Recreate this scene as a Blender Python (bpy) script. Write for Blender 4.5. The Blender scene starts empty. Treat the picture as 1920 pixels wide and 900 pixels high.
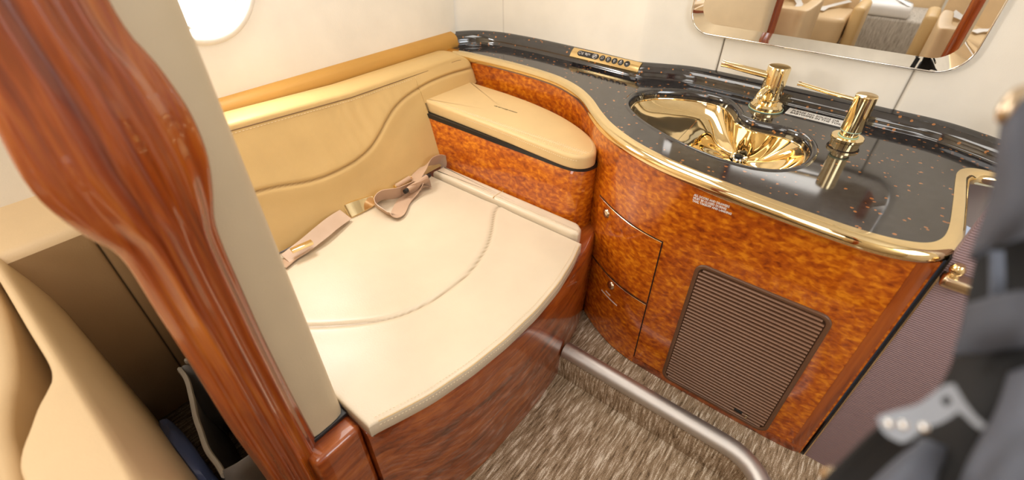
import bpy, bmesh, math, random
from mathutils import Vector, Matrix, noise

random.seed(7)
SC = bpy.context.scene
COL = SC.collection
PI = math.pi

# ---------------------------------------------------------------- camera
H = 1.4
FPX = 873.0
TH = math.atan(678 / 873)
YAW = math.radians(38.5)
CAM = Vector((0, 0, H))
_hf = Vector((-math.sin(YAW), math.cos(YAW), 0))
_rt = Vector((math.cos(YAW), math.sin(YAW), 0))
_F = _hf * math.cos(TH) - Vector((0, 0, 1)) * math.sin(TH)
_U = _hf * math.sin(TH) + Vector((0, 0, 1)) * math.cos(TH)


def ray(px, py):
    return _F * FPX + _rt * (px - 960) - _U * (py - 450)


def at_d(px, py, d):
    return CAM + ray(px, py).normalized() * d


def at_z(px, py, z):
    r = ray(px, py)
    return CAM + r * ((z - H) / r.z)


def at_x(px, py, x):
    r = ray(px, py)
    return CAM + r * (x / r.x)


cam = bpy.data.cameras.new('camera')
cam.sensor_width = 36
cam.lens = FPX / 1920 * 36
cam.clip_start = 0.02
co = bpy.data.objects.new('camera', cam)
COL.objects.link(co)
co.location = CAM
co.rotation_euler = (PI / 2 - TH, 0, YAW)
SC.camera = co
cam.dof.use_dof = True
cam.dof.focus_distance = 1.45
cam.dof.aperture_fstop = 2.2

# ---------------------------------------------------------------- materials
MATS = {}


def newmat(name):
    m = bpy.data.materials.new(name)
    m.use_nodes = True
    nt = m.node_tree
    b = nt.nodes['Principled BSDF']
    MATS[name] = m
    return m, nt, b


def N(nt, typ, **kw):
    n = nt.nodes.new(typ)
    for k, v in kw.items():
        setattr(n, k, v)
    return n


def coords(nt, scale=(1, 1, 1), rot=(0, 0, 0)):
    tc = N(nt, 'ShaderNodeTexCoord')
    mp = N(nt, 'ShaderNodeMapping')
    mp.inputs['Scale'].default_value = scale
    mp.inputs['Rotation'].default_value = rot
    nt.links.new(tc.outputs['Object'], mp.inputs['Vector'])
    return mp.outputs['Vector']


def noise_n(nt, vec, scale, detail=4, rough=0.5, dist=0.0):
    n = N(nt, 'ShaderNodeTexNoise')
    n.inputs['Scale'].default_value = scale
    n.inputs['Detail'].default_value = detail
    n.inputs['Roughness'].default_value = rough
    n.inputs['Distortion'].default_value = dist
    nt.links.new(vec, n.inputs['Vector'])
    return n.outputs['Fac']


def ramp(nt, fac, stops):
    r = N(nt, 'ShaderNodeValToRGB')
    cr = r.color_ramp
    while len(cr.elements) < len(stops):
        cr.elements.new(0.5)
    for e, (p, c) in zip(cr.elements, stops):
        e.position = p
        e.color = (c[0], c[1], c[2], 1)
    nt.links.new(fac, r.inputs['Fac'])
    return r.outputs['Color']


def mixc(nt, fac, a, b, mode='MIX'):
    m = N(nt, 'ShaderNodeMix', data_type='RGBA', blend_type=mode)
    for sock, v in ((0, fac), (6, a), (7, b)):
        if hasattr(v, 'links'):
            nt.links.new(v, m.inputs[sock])
        elif isinstance(v, (tuple, list)):
            m.inputs[sock].default_value = (v[0], v[1], v[2], 1)
        else:
            m.inputs[sock].default_value = v
    return m.outputs[2]


def bump(nt, b, h, strength=0.2, dist=0.002):
    bp = N(nt, 'ShaderNodeBump')
    bp.inputs['Strength'].default_value = strength
    bp.inputs['Distance'].default_value = dist
    nt.links.new(h, bp.inputs['Height'])
    nt.links.new(bp.outputs['Normal'], b.inputs['Normal'])


def plain(name, col, rough=0.5, metal=0.0, coat=0.0, spec=0.5):
    m, nt, b = newmat(name)
    v = coords(nt)
    f = noise_n(nt, v, 14, 3)
    lo = tuple(c * 0.94 for c in col)
    hi = tuple(min(1, c * 1.05) for c in col)
    nt.links.new(ramp(nt, f, [(0.3, lo), (0.7, hi)]), b.inputs['Base Color'])
    b.inputs['Roughness'].default_value = rough
    b.inputs['Metallic'].default_value = metal
    b.inputs['Coat Weight'].default_value = coat
    b.inputs['Specular IOR Level'].default_value = spec
    return m


def leather(name, col, rough=0.42, grain=260, dark=None, spec=0.4, wr=0.0):
    m, nt, b = newmat(name)
    v = coords(nt)
    f = noise_n(nt, v, 6, 4)
    lo = tuple(c * 0.95 for c in col)
    hi = tuple(min(1, c * 1.04) for c in col)
    base = ramp(nt, f, [(0.3, lo), (0.7, hi)])
    at = N(nt, 'ShaderNodeAttribute', attribute_name='seam')
    dk = dark or tuple(c * 0.35 for c in col)
    nt.links.new(mixc(nt, at.outputs['Fac'], base, dk), b.inputs['Base Color'])
    b.inputs['Roughness'].default_value = rough
    b.inputs['Specular IOR Level'].default_value = spec
    vo = N(nt, 'ShaderNodeTexVoronoi')
    vo.inputs['Scale'].default_value = grain
    nt.links.new(v, vo.inputs['Vector'])
    bump(nt, b, vo.outputs['Distance'], 0.12, 0.0012)
    return m


def wood_streak(name, c_dark, c_mid, c_hi, scale, rough=0.2, band=6.0, cr=0.05):
    """polished straight grained wood; scale stretches the grain"""
    m, nt, b = newmat(name)
    v = coords(nt, scale)
    f1 = noise_n(nt, v, band, 5, 0.55, 0.6)
    f2 = noise_n(nt, v, band * 6, 3, 0.6, 0.2)
    mx = N(nt, 'ShaderNodeMath', operation='MULTIPLY_ADD')
    nt.links.new(f2, mx.inputs[0])
    mx.inputs[1].default_value = 0.35
    nt.links.new(f1, mx.inputs[2])
    nt.links.new(ramp(nt, mx.outputs[0], [(0.45, c_dark), (0.66, c_mid), (0.9, c_hi)]), b.inputs['Base Color'])
    b.inputs['Roughness'].default_value = rough
    b.inputs['Coat Weight'].default_value = 1.0
    b.inputs['Coat Roughness'].default_value = cr
    return m


def burl(name):
    m, nt, b = newmat(name)
    v = coords(nt, (1, 1, 1.7))
    f1 = noise_n(nt, v, 50, 2, 0.45, 0.35)
    f2 = noise_n(nt, v, 6, 3, 0.5, 0.3)
    f3 = noise_n(nt, v, 110, 2, 0.5, 0.3)
    a = N(nt, 'ShaderNodeMath', operation='MULTIPLY_ADD')
    nt.links.new(f2, a.inputs[0]); a.inputs[1].default_value = 0.42
    nt.links.new(f1, a.inputs[2])
    a2 = N(nt, 'ShaderNodeMath', operation='MULTIPLY_ADD')
    nt.links.new(f3, a2.inputs[0]); a2.inputs[1].default_value = 0.10
    nt.links.new(a.outputs[0], a2.inputs[2])
    nt.links.new(ramp(nt, a2.outputs[0], [(0.48, (0.21, 0.029, 0.001)), (0.68, (0.40, 0.076, 0.002)),
                                          (0.82, (0.53, 0.125, 0.003)), (1.0, (0.72, 0.23, 0.008))]), b.inputs['Base Color'])
    b.inputs['Roughness'].default_value = 0.35
    b.inputs['Specular IOR Level'].default_value = 0.3
    b.inputs['Coat Weight'].default_value = 1.0
    b.inputs['Coat Roughness'].default_value = 0.03
    return m


def granite(name):
    m, nt, b = newmat(name)
    v = coords(nt)
    vo = N(nt, 'ShaderNodeTexVoronoi')
    vo.inputs['Scale'].default_value = 55
    nt.links.new(v, vo.inputs['Vector'])
    nd = noise_n(nt, v, 90, 3, 0.6)
    ad = N(nt, 'ShaderNodeMath', operation='MULTIPLY_ADD')
    nt.links.new(nd, ad.inputs[0]); ad.inputs[1].default_value = 0.5
    nt.links.new(vo.outputs['Distance'], ad.inputs[2])
    # only some cells carry a copper fleck
    wn = N(nt, 'ShaderNodeTexWhiteNoise')
    nt.links.new(vo.outputs['Position'], wn.inputs['Vector'])
    gt = N(nt, 'ShaderNodeMath', operation='GREATER_THAN')
    nt.links.new(wn.outputs['Value'], gt.inputs[0]); gt.inputs[1].default_value = 0.52
    lt = N(nt, 'ShaderNodeMath', operation='LESS_THAN')
    nt.links.new(ad.outputs[0], lt.inputs[0]); lt.inputs[1].default_value = 0.46
    mu = N(nt, 'ShaderNodeMath', operation='MULTIPLY')
    nt.links.new(gt.outputs[0], mu.inputs[0]); nt.links.new(lt.outputs[0], mu.inputs[1])
    base = ramp(nt, noise_n(nt, v, 40, 4, 0.7), [(0.35, (0.008, 0.007, 0.008)), (0.7, (0.035, 0.031, 0.033))])
    nt.links.new(mixc(nt, mu.outputs[0], base, (0.40, 0.15, 0.04)), b.inputs['Base Color'])
    b.inputs['Roughness'].default_value = 0.07
    b.inputs['IOR'].default_value = 1.9
    return m


def carpet(name, cols, axis='y'):
    m, nt, b = newmat(name)
    sc = (1, 0.11, 0.11) if axis == 'y' else (0.15, 1, 1)
    v = coords(nt, sc)
    v2 = coords(nt)
    f1 = noise_n(nt, v, 150, 3, 0.6, 0.3)
    f2 = noise_n(nt, v2, 420, 2, 0.5)
    f3 = noise_n(nt, v, 38, 3, 0.5, 0.4)
    a = N(nt, 'ShaderNodeMath', operation='MULTIPLY_ADD')
    nt.links.new(f2, a.inputs[0]); a.inputs[1].default_value = 0.6
    nt.links.new(f1, a.inputs[2])
    a2 = N(nt, 'ShaderNodeMath', operation='MULTIPLY_ADD')
    nt.links.new(f3, a2.inputs[0]); a2.inputs[1].default_value = 0.22
    nt.links.new(a.outputs[0], a2.inputs[2])
    nt.links.new(ramp(nt, a2.outputs[0], [(0.80, cols[0]), (1.0, cols[1]), (1.14, cols[1]), (1.28, cols[2])][:4]), b.inputs['Base Color'])
    # ramp positions are clamped to 0..1, so rescale the factor first
    r = [n for n in nt.nodes if n.type == 'VALTORGB'][-1]
    mr = N(nt, 'ShaderNodeMapRange')
    mr.inputs['From Min'].default_value = 0.66
    mr.inputs['From Max'].default_value = 1.16
    nt.links.new(a2.outputs[0], mr.inputs['Value'])
    nt.links.new(mr.outputs['Result'], r.inputs['Fac'])
    for e, p in zip(r.color_ramp.elements, (0.1, 0.42, 0.58, 0.85)):
        e.position = p
    b.inputs['Roughness'].default_value = 0.95
    b.inputs['Specular IOR Level'].default_value = 0.1
    bump(nt, b, a.outputs[0], 0.9, 0.006)
    return m


def metal(name, col, rough, wear=0.0):
    m, nt, b = newmat(name)
    v = coords(nt)
    f = noise_n(nt, v, 30, 3)
    lo = tuple(c * 0.96 for c in col)
    nt.links.new(ramp(nt, f, [(0.3, lo), (0.7, col)]), b.inputs['Base Color'])
    b.inputs['Metallic'].default_value = 1
    b.inputs['Roughness'].default_value = rough
    return m


def ribbed(name, col, col2, scale, axis):
    m, nt, b = newmat(name)
    v = coords(nt)
    w = N(nt, 'ShaderNodeTexWave', wave_type='BANDS', bands_direction=axis)
    w.inputs['Scale'].default_value = scale
    nt.links.new(v, w.inputs['Vector'])
    nt.links.new(ramp(nt, w.outputs['Fac'], [(0.2, col2), (0.7, col)]), b.inputs['Base Color'])
    b.inputs['Roughness'].default_value = 0.5
    bump(nt, b, w.outputs['Fac'], 0.5, 0.002)
    return m


def fabric(name, col, col2, rough=0.85, sc=400):
    m, nt, b = newmat(name)
    v = coords(nt)
    f = noise_n(nt, v, 7, 4)
    nt.links.new(ramp(nt, f, [(0.3, col2), (0.7, col)]), b.inputs['Base Color'])
    b.inputs['Roughness'].default_value = rough
    bump(nt, b, noise_n(nt, v, sc, 2), 0.25, 0.001)
    return m


def emis(name, col, s):
    m, nt, b = newmat(name)
    v = coords(nt)
    nt.links.new(ramp(nt, noise_n(nt, v, 2, 2), [(0.2, col), (0.8, col)]), b.inputs['Emission Color'])
    b.inputs['Base Color'].default_value = (0.9, 0.9, 0.9, 1)
    b.inputs['Emission Strength'].default_value = s
    return m


WALL = leather('cream_wall', (0.86, 0.805, 0.71), 0.6, 300, (0.12, 0.08, 0.04), 0.25)
CEIL = plain('ceiling_cream', (0.85, 0.82, 0.76), 0.7)
SEATL = leather('seat_leather_lit', (0.69, 0.575, 0.42), 0.36, 300, (0.26, 0.17, 0.08), 0.5)  # one tan leather on seat, back and pad, lighting painted into each colour
BACKL = leather('back_leather_shaded', (0.63, 0.42, 0.17), 0.45, 300, (0.24, 0.13, 0.04), 0.3)  # shaded copy of that leather, the backrest's shade put in as ocher
PADL = leather('pad_leather', (0.70, 0.49, 0.235), 0.42, 300, (0.3, 0.18, 0.07), 0.35)
TRIML = leather('trim_leather', (0.52, 0.27, 0.06), 0.45, 220, None, 0.3)
BEIGE = leather('beige_leather', (0.60, 0.49, 0.33), 0.45, 300, None, 0.35)
CHAIRL = leather('chair_leather', (0.72, 0.53, 0.31), 0.42, 240, None, 0.4)
TAUPE = leather('taupe_leather', (0.44, 0.28, 0.14), 0.5, 240, (0.03, 0.02, 0.01), 0.3)
THREAD = plain('thread', (0.80, 0.66, 0.44), 0.7)
THREADB = plain('thread_tan', (0.62, 0.42, 0.2), 0.7)
BURL = burl('burl_wood')
POSTW = wood_streak('mahogany_post', (0.13, 0.016, 0.003), (0.31, 0.055, 0.006), (0.52, 0.145, 0.014), (1, 1, 0.06), 0.25, 24.0, 0.03)
BASEW = wood_streak('mahogany_base', (0.085, 0.012, 0.003), (0.27, 0.050, 0.008), (0.45, 0.115, 0.018), (1, 0.12, 1), 0.3, 26.0, 0.04)
GRAN = granite('black_granite')
GOLD = metal('polished_gold', (0.94, 0.75, 0.43), 0.05)
GOLDS = metal('satin_gold', (0.90, 0.66, 0.32), 0.16)
CHAMP = metal('champagne_metal', (0.72, 0.58, 0.42), 0.22)
STEEL = metal('brushed_steel', (0.66, 0.63, 0.60), 0.5)
CHROME = metal('chrome', (0.9, 0.9, 0.9), 0.04)
MIRR = metal('mirror_silver', (0.93, 0.93, 0.92), 0.0)
BLACK = plain('black_plastic', (0.012, 0.011, 0.011), 0.4)
GAPM = plain('dark_gap', (0.02, 0.008, 0.004), 0.8)
BROWN = plain('brown_plastic', (0.25, 0.125, 0.065), 0.34)
BROWND = plain('brown_plastic_dark', (0.06, 0.024, 0.011), 0.5)
WHITE = plain('white_ink', (0.85, 0.82, 0.80), 0.6)
INK = plain('dark_ink', (0.05, 0.035, 0.02), 0.7)
LABELW = plain('label_grey', (0.86, 0.84, 0.82), 0.6)
TAMB = ribbed('tambour_brown', (0.34, 0.235, 0.255), (0.22, 0.15, 0.16), 55, 'Z')
CARP = carpet('carpet_taupe', [(0.12, 0.076, 0.042), (0.38, 0.265, 0.163), (0.84, 0.72, 0.57)])
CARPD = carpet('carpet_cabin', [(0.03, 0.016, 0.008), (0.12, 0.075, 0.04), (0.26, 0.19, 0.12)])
CARPL = carpet('carpet_aisle', [(0.30, 0.26, 0.22), (0.50, 0.45, 0.39), (0.65, 0.6, 0.53)])
WEB = fabric('belt_webbing', (0.60, 0.41, 0.28), (0.52, 0.34, 0.225), 0.36, 600)
WEBS = fabric('belt_webbing_sewn', (0.68, 0.50, 0.37), (0.55, 0.38, 0.26), 0.5, 500)
BAGG = fabric('bag_grey', (0.27, 0.24, 0.21), (0.19, 0.165, 0.14), 0.45)
BAGT = fabric('bag_trim', (0.55, 0.48, 0.38), (0.42, 0.36, 0.28), 0.8)
NAVY = fabric('navy_cloth', (0.14, 0.18, 0.34), (0.07, 0.09, 0.18), 0.35)
HARN = fabric('harness_grey', (0.095, 0.102, 0.13), (0.045, 0.05, 0.064), 0.8)
HARNB = fabric('harness_black', (0.012, 0.012, 0.013), (0.006, 0.006, 0.007), 0.8)
HARNL = fabric('harness_web', (0.13, 0.145, 0.185), (0.075, 0.083, 0.11), 0.8)
ZINC = metal('zinc_alloy', (0.27, 0.29, 0.33), 0.5)
GREEN = plain('verdigris_seal', (0.45, 0.62, 0.48), 0.4)
WIN = emis('window_glow', (1.0, 0.99, 0.97), 7.0)
REVEAL = plain('window_reveal', (0.85, 0.82, 0.76), 0.45)
PILLOW = fabric('white_pillow', (0.85, 0.84, 0.83), (0.78, 0.77, 0.76), 0.8)


# ---------------------------------------------------------------- mesh helpers
def tag(o, label=None, cat=None, group=None, kind=None):
    if label: o['label'] = label
    if cat: o['category'] = cat
    if group: o['group'] = group
    if kind: o['kind'] = kind
    return o


def obj(name, bm, mat, parent=None, smooth=True, ang=40, label=None):
    bmesh.ops.recalc_face_normals(bm, faces=bm.faces[:])
    me = bpy.data.meshes.new(name)
    bm.to_mesh(me)
    bm.free()
    for m in (mat if isinstance(mat, (list, tuple)) else [mat]):
        me.materials.append(m)
    if smooth:
        for p in me.polygons:
            p.use_smooth = True
        me.set_sharp_from_angle(angle=math.radians(ang))
    o = bpy.data.objects.new(name, me)
    COL.objects.link(o)
    if parent: attach(o, parent)
    if label: o['label'] = label
    return o


def attach(o, par):
    o.parent = par
    inv = Matrix.Translation(-Vector(par.location)) if par.type == 'EMPTY' else Matrix.Identity(4)
    o.matrix_parent_inverse = inv


def empty(name, loc, label, cat, group=None):
    o = bpy.data.objects.new(name, None)
    o.empty_display_size = 0.05
    COL.objects.link(o)
    o.location = loc
    return tag(o, label, cat, group)


def spline(pts, n=8, closed=False):
    P = [Vector(p) for p in pts]
    out = []
    m = len(P)
    segs = m if closed else m - 1
    for i in range(segs):
        if closed:
            p0, p1, p2, p3 = P[(i - 1) % m], P[i], P[(i + 1) % m], P[(i + 2) % m]
        else:
            p1, p2 = P[i], P[i + 1]
            p0 = P[i - 1] if i > 0 else p1 * 2 - p2
            p3 = P[i + 2] if i + 2 < m else p2 * 2 - p1
        for k in range(n):
            t = k / n
            out.append(0.5 * ((2 * p1) + (p2 - p0) * t + (2 * p0 - 5 * p1 + 4 * p2 - p3) * t * t + (3 * p1 - p0 - 3 * p2 + p3) * t ** 3))
    if not closed:
        out.append(P[-1])
    return out


def resample(pts, n, closed=False):
    P = list(pts) + ([pts[0]] if closed else [])
    L = [0]
    for a, b in zip(P, P[1:]):
        L.append(L[-1] + (b - a).length)
    tot = L[-1]
    out = []
    k = 0
    cnt = n if closed else n - 1
    for i in range(n):
        s = tot * i / cnt
        while k < len(P) - 2 and L[k + 1] < s:
            k += 1
        d = L[k + 1] - L[k]
        out.append(P[k].lerp(P[k + 1], 0 if d == 0 else min(1, (s - L[k]) / d)))
    return out


def box(bm, x0, x1, y0, y1, z0, z1, bev=0.0, seg=3, mi=0):
    vs = [bm.verts.new((x, y, z)) for x in (x0, x1) for y in (y0, y1) for z in (z0, z1)]
    idx = [(0, 1, 3, 2), (4, 6, 7, 5), (0, 4, 5, 1), (2, 3, 7, 6), (0, 2, 6, 4), (1, 5, 7, 3)]
    fs = [bm.faces.new([vs[i] for i in f]) for f in idx]
    for f in fs: f.material_index = mi
    if bev > 0:
        es = list({e for f in fs for e in f.edges})
        bmesh.ops.bevel(bm, geom=es, offset=bev, segments=seg, affect='EDGES', profile=0.5)
    return vs


def frames(pts, closed):
    n = len(pts)
    T = []
    for i in range(n):
        a = pts[(i - 1) % n] if (closed or i > 0) else pts[i]
        b = pts[(i + 1) % n] if (closed or i < n - 1) else pts[i]
        T.append((b - a).normalized())
    return T


def tube(bm, pts, r, closed=False, seg=12, caps=True, up=None, flat=1.0, mi=0):
    pts = [Vector(p) for p in pts]
    T = frames(pts, closed)
    n = len(pts)
    t0 = T[0]
    u = Vector(up) if up else (Vector((0, 0, 1)) if abs(t0.z) < 0.9 else Vector((1, 0, 0)))
    rings = []
    for i in range(n):
        t = T[i]
        u = (u - t * u.dot(t)).normalized()
        w = t.cross(u)
        rr = r[i] if isinstance(r, (list, tuple)) else r
        rings.append([bm.verts.new(pts[i] + (u * math.sin(a) * flat + w * math.cos(a)) * rr) for a in (2 * PI * k / seg for k in range(seg))])
    for i in range(n if closed else n - 1):
        A, B = rings[i], rings[(i + 1) % n]
        for k in range(seg):
            f = bm.faces.new((A[k], A[(k + 1) % seg], B[(k + 1) % seg], B[k]))
            f.material_index = mi
    if caps and not closed:
        for R_ in (rings[0], rings[-1]):
            f = bm.faces.new(R_)
            f.material_index = mi


def sweep(bm, path, prof, side=1, closed_prof=False, closed_path=False, mi=0):
    """path: 2D-ish points (x,y,z base); prof: (offset along the path's plan normal, z offset)"""
    pts = [Vector(p) for p in path]
    T = frames([Vector((p.x, p.y, 0)) for p in pts], closed_path)
    rows = []
    for p, t in zip(pts, T):
        nrm = Vector((-t.y, t.x, 0)) * side
        rows.append([bm.verts.new(p + nrm * o + Vector((0, 0, z))) for o, z in prof])
    m = len(prof)
    n = len(rows)
    for i in range(n if closed_path else n - 1):
        A, B = rows[i], rows[(i + 1) % n]
        for k in range(m if closed_prof else m - 1):
            f = bm.faces.new((A[k], A[(k + 1) % m], B[(k + 1) % m], B[k]))
            f.material_index = mi
    if closed_prof and not closed_path:
        bm.faces.new(rows[0])
        bm.faces.new(rows[-1])
    return rows


def lathe(bm, prof, c=(0, 0, 0), seg=40, mi=0, sx=1.0, sy=1.0):
    c = Vector(c)
    rings = []
    for r, z in prof:
        if r < 1e-6:
            rings.append([bm.verts.new(c + Vector((0, 0, z)))])
        else:
            rings.append([bm.verts.new(c + Vector((r * sx * math.cos(2 * PI * k / seg), r * sy * math.sin(2 * PI * k / seg), z))) for k in range(seg)])
    for A, B in zip(rings, rings[1:]):
        for k in range(seg):
            a, a2 = A[k % len(A)], A[(k + 1) % len(A)]
            b, b2 = B[k % len(B)], B[(k + 1) % len(B)]
            vs = []
            for v in (a, a2, b2, b):
                if v not in vs: vs.append(v)
            if len(vs) > 2:
                f = bm.faces.new(vs)
                f.material_index = mi


def grid(bm, rows, mi=0, wrap=False):
    V = [[bm.verts.new(p) for p in r] for r in rows]
    for A, B in zip(V, V[1:]):
        m = len(A)
        for k in range(m if wrap else m - 1):
            f = bm.faces.new((A[k], A[(k + 1) % m], B[(k + 1) % m], B[k]))
            f.material_index = mi
    return V


def extrude_outline(bm, outline, vec, mi=0):
    a = [bm.verts.new(Vector(p)) for p in outline]
    b = [bm.verts.new(Vector(p) + Vector(vec)) for p in outline]
    n = len(a)
    for f in [bm.faces.new(a), bm.faces.new(b[::-1])] + [bm.faces.new((a[i], b[i], b[(i + 1) % n], a[(i + 1) % n])) for i in range(n)]:
        f.material_index = mi


def offset_loop(pts, d):
    """inset a closed plan loop (counter-clockwise positive d goes inward)"""
    n = len(pts)
    area = sum(pts[i].x * pts[(i + 1) % n].y - pts[(i + 1) % n].x * pts[i].y for i in range(n))
    s = 1 if area > 0 else -1
    out = []
    for i in range(n):
        t = (pts[(i + 1) % n] - pts[(i - 1) % n]); t.z = 0
        t.normalize()
        out.append(pts[i] + Vector((-t.y, t.x, 0)) * s * d)
    return out


def pad_from_loop(bm, loop, z0, z1, r, steps=5, mi=0, dome=0.0):
    """a cushion over a closed plan loop with rounded upper and lower edges"""
    rings = []
    for k in range(steps + 1):
        a = PI / 2 * k / steps
        rings.append((r * 0.5 * (1 - math.sin(a)), z0 + r * 0.5 * (1 - math.cos(a))))
    for k in range(steps + 1):
        a = PI / 2 * k / steps
        rings.append((r * (1 - math.cos(a)), z1 - r + r * math.sin(a)))
    V = []
    for d, z in rings:
        V.append([bm.verts.new((p.x, p.y, z)) for p in offset_loop(loop, d)])
    n = len(loop)
    for A, B in zip(V, V[1:]):
        for k in range(n):
            bm.faces.new((A[k], A[(k + 1) % n], B[(k + 1) % n], B[k]))
    c = sum((p for p in loop), Vector()) / n
    last = V[-1]
    for q in (0.75, 0.5, 0.25):
        ring = [bm.verts.new((c.x + (v.co.x - c.x) * q, c.y + (v.co.y - c.y) * q, z1 + dome * (1 - q * q))) for v in V[-1]] if False else \
               [bm.verts.new((c.x + (p.co.x - c.x) * q, c.y + (p.co.y - c.y) * q, z1 + dome * (1 - q * q))) for p in V[len(rings) - 1]]
        for k in range(n):
            bm.faces.new((last[k], last[(k + 1) % n], ring[(k + 1) % n], ring[k]))
        last = ring
    bm.faces.new(last)
    bm.faces.new(V[0][::-1])


def stitches(path, up, length=0.005, gap=0.0035, r=0.0008, h=0.0004):
    """a row of thread stitches lying along a path, as one mesh"""
    bm = bmesh.new()
    L = 0
    P = [Vector(p) for p in path]
    tot = sum((b - a).length for a, b in zip(P, P[1:]))
    n = max(2, int(tot / (length + gap)))
    R = resample(P, n * 2 + 1)
    for i in range(n):
        a, b = R[2 * i], R[2 * i + 1]
        tube(bm, [a + up * h, b + up * h], r, seg=5)
    return bm


def ribbon(bm, pts, dirs, width, th=0.0015, mi=0):
    """a strap: centre line pts, width direction per point"""
    P = [Vector(p) for p in pts]
    D = [Vector(d).normalized() for d in dirs]
    T = frames(P, False)
    rows = []
    for p, d, t in zip(P, D, T):
        d = (d - t * d.dot(t)).normalized()
        nn = t.cross(d) * th
        w = d * width / 2
        rows.append([p - w + nn, p + w + nn, p + w - nn, p - w - nn])
    V = grid(bm, rows, mi, wrap=True)
    bm.faces.new(V[0]); bm.faces.new(V[-1])


def text_mesh(name, lines, size, mat, loc, rot, parent=None, spacing=1.0, align='LEFT', sx=1.0, bold=0.0):
    cu = bpy.data.curves.new(name, 'FONT')
    cu.body = '\n'.join(lines)
    cu.size = size
    cu.space_line = spacing
    cu.align_x = align
    cu.offset = bold
    cu.extrude = 0.0002
    cu.resolution_u = 2
    tmp = bpy.data.objects.new(name + '_tmp', cu)
    COL.objects.link(tmp)
    dg = bpy.context.evaluated_depsgraph_get()
    me = bpy.data.meshes.new_from_object(tmp.evaluated_get(dg))
    bpy.data.objects.remove(tmp)
    bpy.data.curves.remove(cu)
    me.name = name
    me.materials.clear()
    me.materials.append(mat)
    M = Matrix.Translation(Vector(loc)) @ rot @ Matrix.Diagonal((sx, 1, 1, 1))
    me.transform(M)
    o = bpy.data.objects.new(name, me)
    COL.objects.link(o)
    if parent: attach(o, parent)
    return o


def seg_dist(p, poly):
    best = 9
    for a, b in zip(poly, poly[1:]):
        ab = b - a
        t = max(0, min(1, (p - a).dot(ab) / max(ab.length_squared, 1e-12)))
        best = min(best, (p - (a + ab * t)).length)
    return best


def set_seam(o, fn):
    at = o.data.attributes.new('seam', 'FLOAT', 'POINT')
    for i, v in enumerate(o.data.vertices):
        at.data[i].value = fn(v.co)


def lerp_path(pts, x):
    """piecewise linear y(x) through sorted pts"""
    for (a, va), (b, vb) in zip(pts, pts[1:]):
        if x <= b:
            return va + (vb - va) * max(0, (x - a)) / (b - a)
    return pts[-1][1]


X90 = Matrix.Rotation(PI / 2, 4, 'X')

# ================================================================ SETTING
LOW = -0.10      # lower carpet level
CEILZ = 2.0

# upper carpet step beside the vanity and lower carpet
bm = bmesh.new(); box(bm, -0.62, 1.15, 0.965, 1.30, LOW - 0.02, 0.0, 0.012)
tag(obj('floor_step', bm, CARP), kind='structure')
bm = bmesh.new(); box(bm, -0.70, 1.15, 0.15, 0.97, LOW - 0.03, LOW)
tag(obj('floor', bm, CARP, smooth=False), kind='structure')
bm = bmesh.new(); box(bm, -1.75, 1.15, -0.95, 0.15, LOW - 0.03, LOW - 0.001)
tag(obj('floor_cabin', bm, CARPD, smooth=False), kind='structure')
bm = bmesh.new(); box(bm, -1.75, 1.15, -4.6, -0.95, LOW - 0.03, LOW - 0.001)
tag(obj('floor_aisle', bm, CARPL, smooth=False), kind='structure')
bm = bmesh.new(); box(bm, -1.75, 1.3, -4.6, 1.95, CEILZ, CEILZ + 0.03)
tag(obj('ceiling', bm, CEIL, smooth=False), kind='structure')

# left side wall with the oval window opening
WY, WZ, WA, WB = 0.59, 1.225, 0.165, 0.195
bm = bmesh.new()
outer = [Vector((-1.6, y, z)) for y, z in ((0.10, LOW), (1.60, LOW), (1.60, CEILZ), (0.10, CEILZ))]
inner = [Vector((-1.6, WY + WA * math.cos(a), WZ + WB * math.sin(a))) for a in (2 * PI * k / 64 for k in range(64))]
es = []
for L in (outer, inner):
    V = [bm.verts.new(p) for p in L]
    es += [bm.edges.new((V[i], V[(i + 1) % len(V)])) for i in range(len(V))]
bmesh.ops.triangle_fill(bm, edges=es, use_beauty=True)
wl = obj('wall_left', bm, WALL, smooth=False)
tag(wl, kind='structure')
bm = bmesh.new(); box(bm, -1.66, -1.6, -4.6, 0.10, LOW, CEILZ)
tag(obj('wall_left_cabin', bm, WALL, smooth=False), kind='structure')
bm = bmesh.new(); box(bm, 1.15, 1.2, -4.6, 1.9, LOW, CEILZ)
tag(obj('wall_right', bm, WALL, smooth=False), kind='structure')
bm = bmesh.new(); box(bm, -1.7, 1.2, -4.65, -4.6, LOW, CEILZ)
tag(obj('wall_front', bm, WALL, smooth=False), kind='structure')

# window: reveal frame and glowing pane
we = empty('window_1', (-1.6, WY, WZ), 'round-cornered cabin window with a white surround in the cream side wall', 'window')
we['kind'] = 'structure'
bm = bmesh.new()
prof = [(0.0, 0.0), (0.012, 0.006), (0.016, 0.004), (0.010, -0.012), (-0.004, -0.022), (-0.012, -0.03)]
rows = []
for k in range(72):
    a = 2 * PI * k / 72
    cy, cz = math.cos(a), math.sin(a)
    rows.append([Vector((-1.6 + dx, WY + (WA + 0.012 + dr * 0 + o) * cy, WZ + (WB + 0.012 + o) * cz)) for dr, dx, o in
                 [(0, 0.0, 0.010), (0, 0.007, 0.004), (0, 0.009, -0.006), (0, 0.004, -0.016), (0, -0.016, -0.026), (0, -0.026, -0.030), (0, -0.026, -0.036), (0, -0.045, -0.040)]])
rows.append(rows[0])
grid(bm, rows)
bmesh.ops.remove_doubles(bm, verts=bm.verts[:], dist=1e-6)
obj('window_frame', bm, REVEAL, we, ang=60)
bm = bmesh.new()
V = [bm.verts.new((-1.63, WY + (WA - 0.005) * math.cos(a), WZ + (WB - 0.005) * math.sin(a))) for a in (2 * PI * k / 64 for k in range(64))]
bm.faces.new(V)
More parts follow.
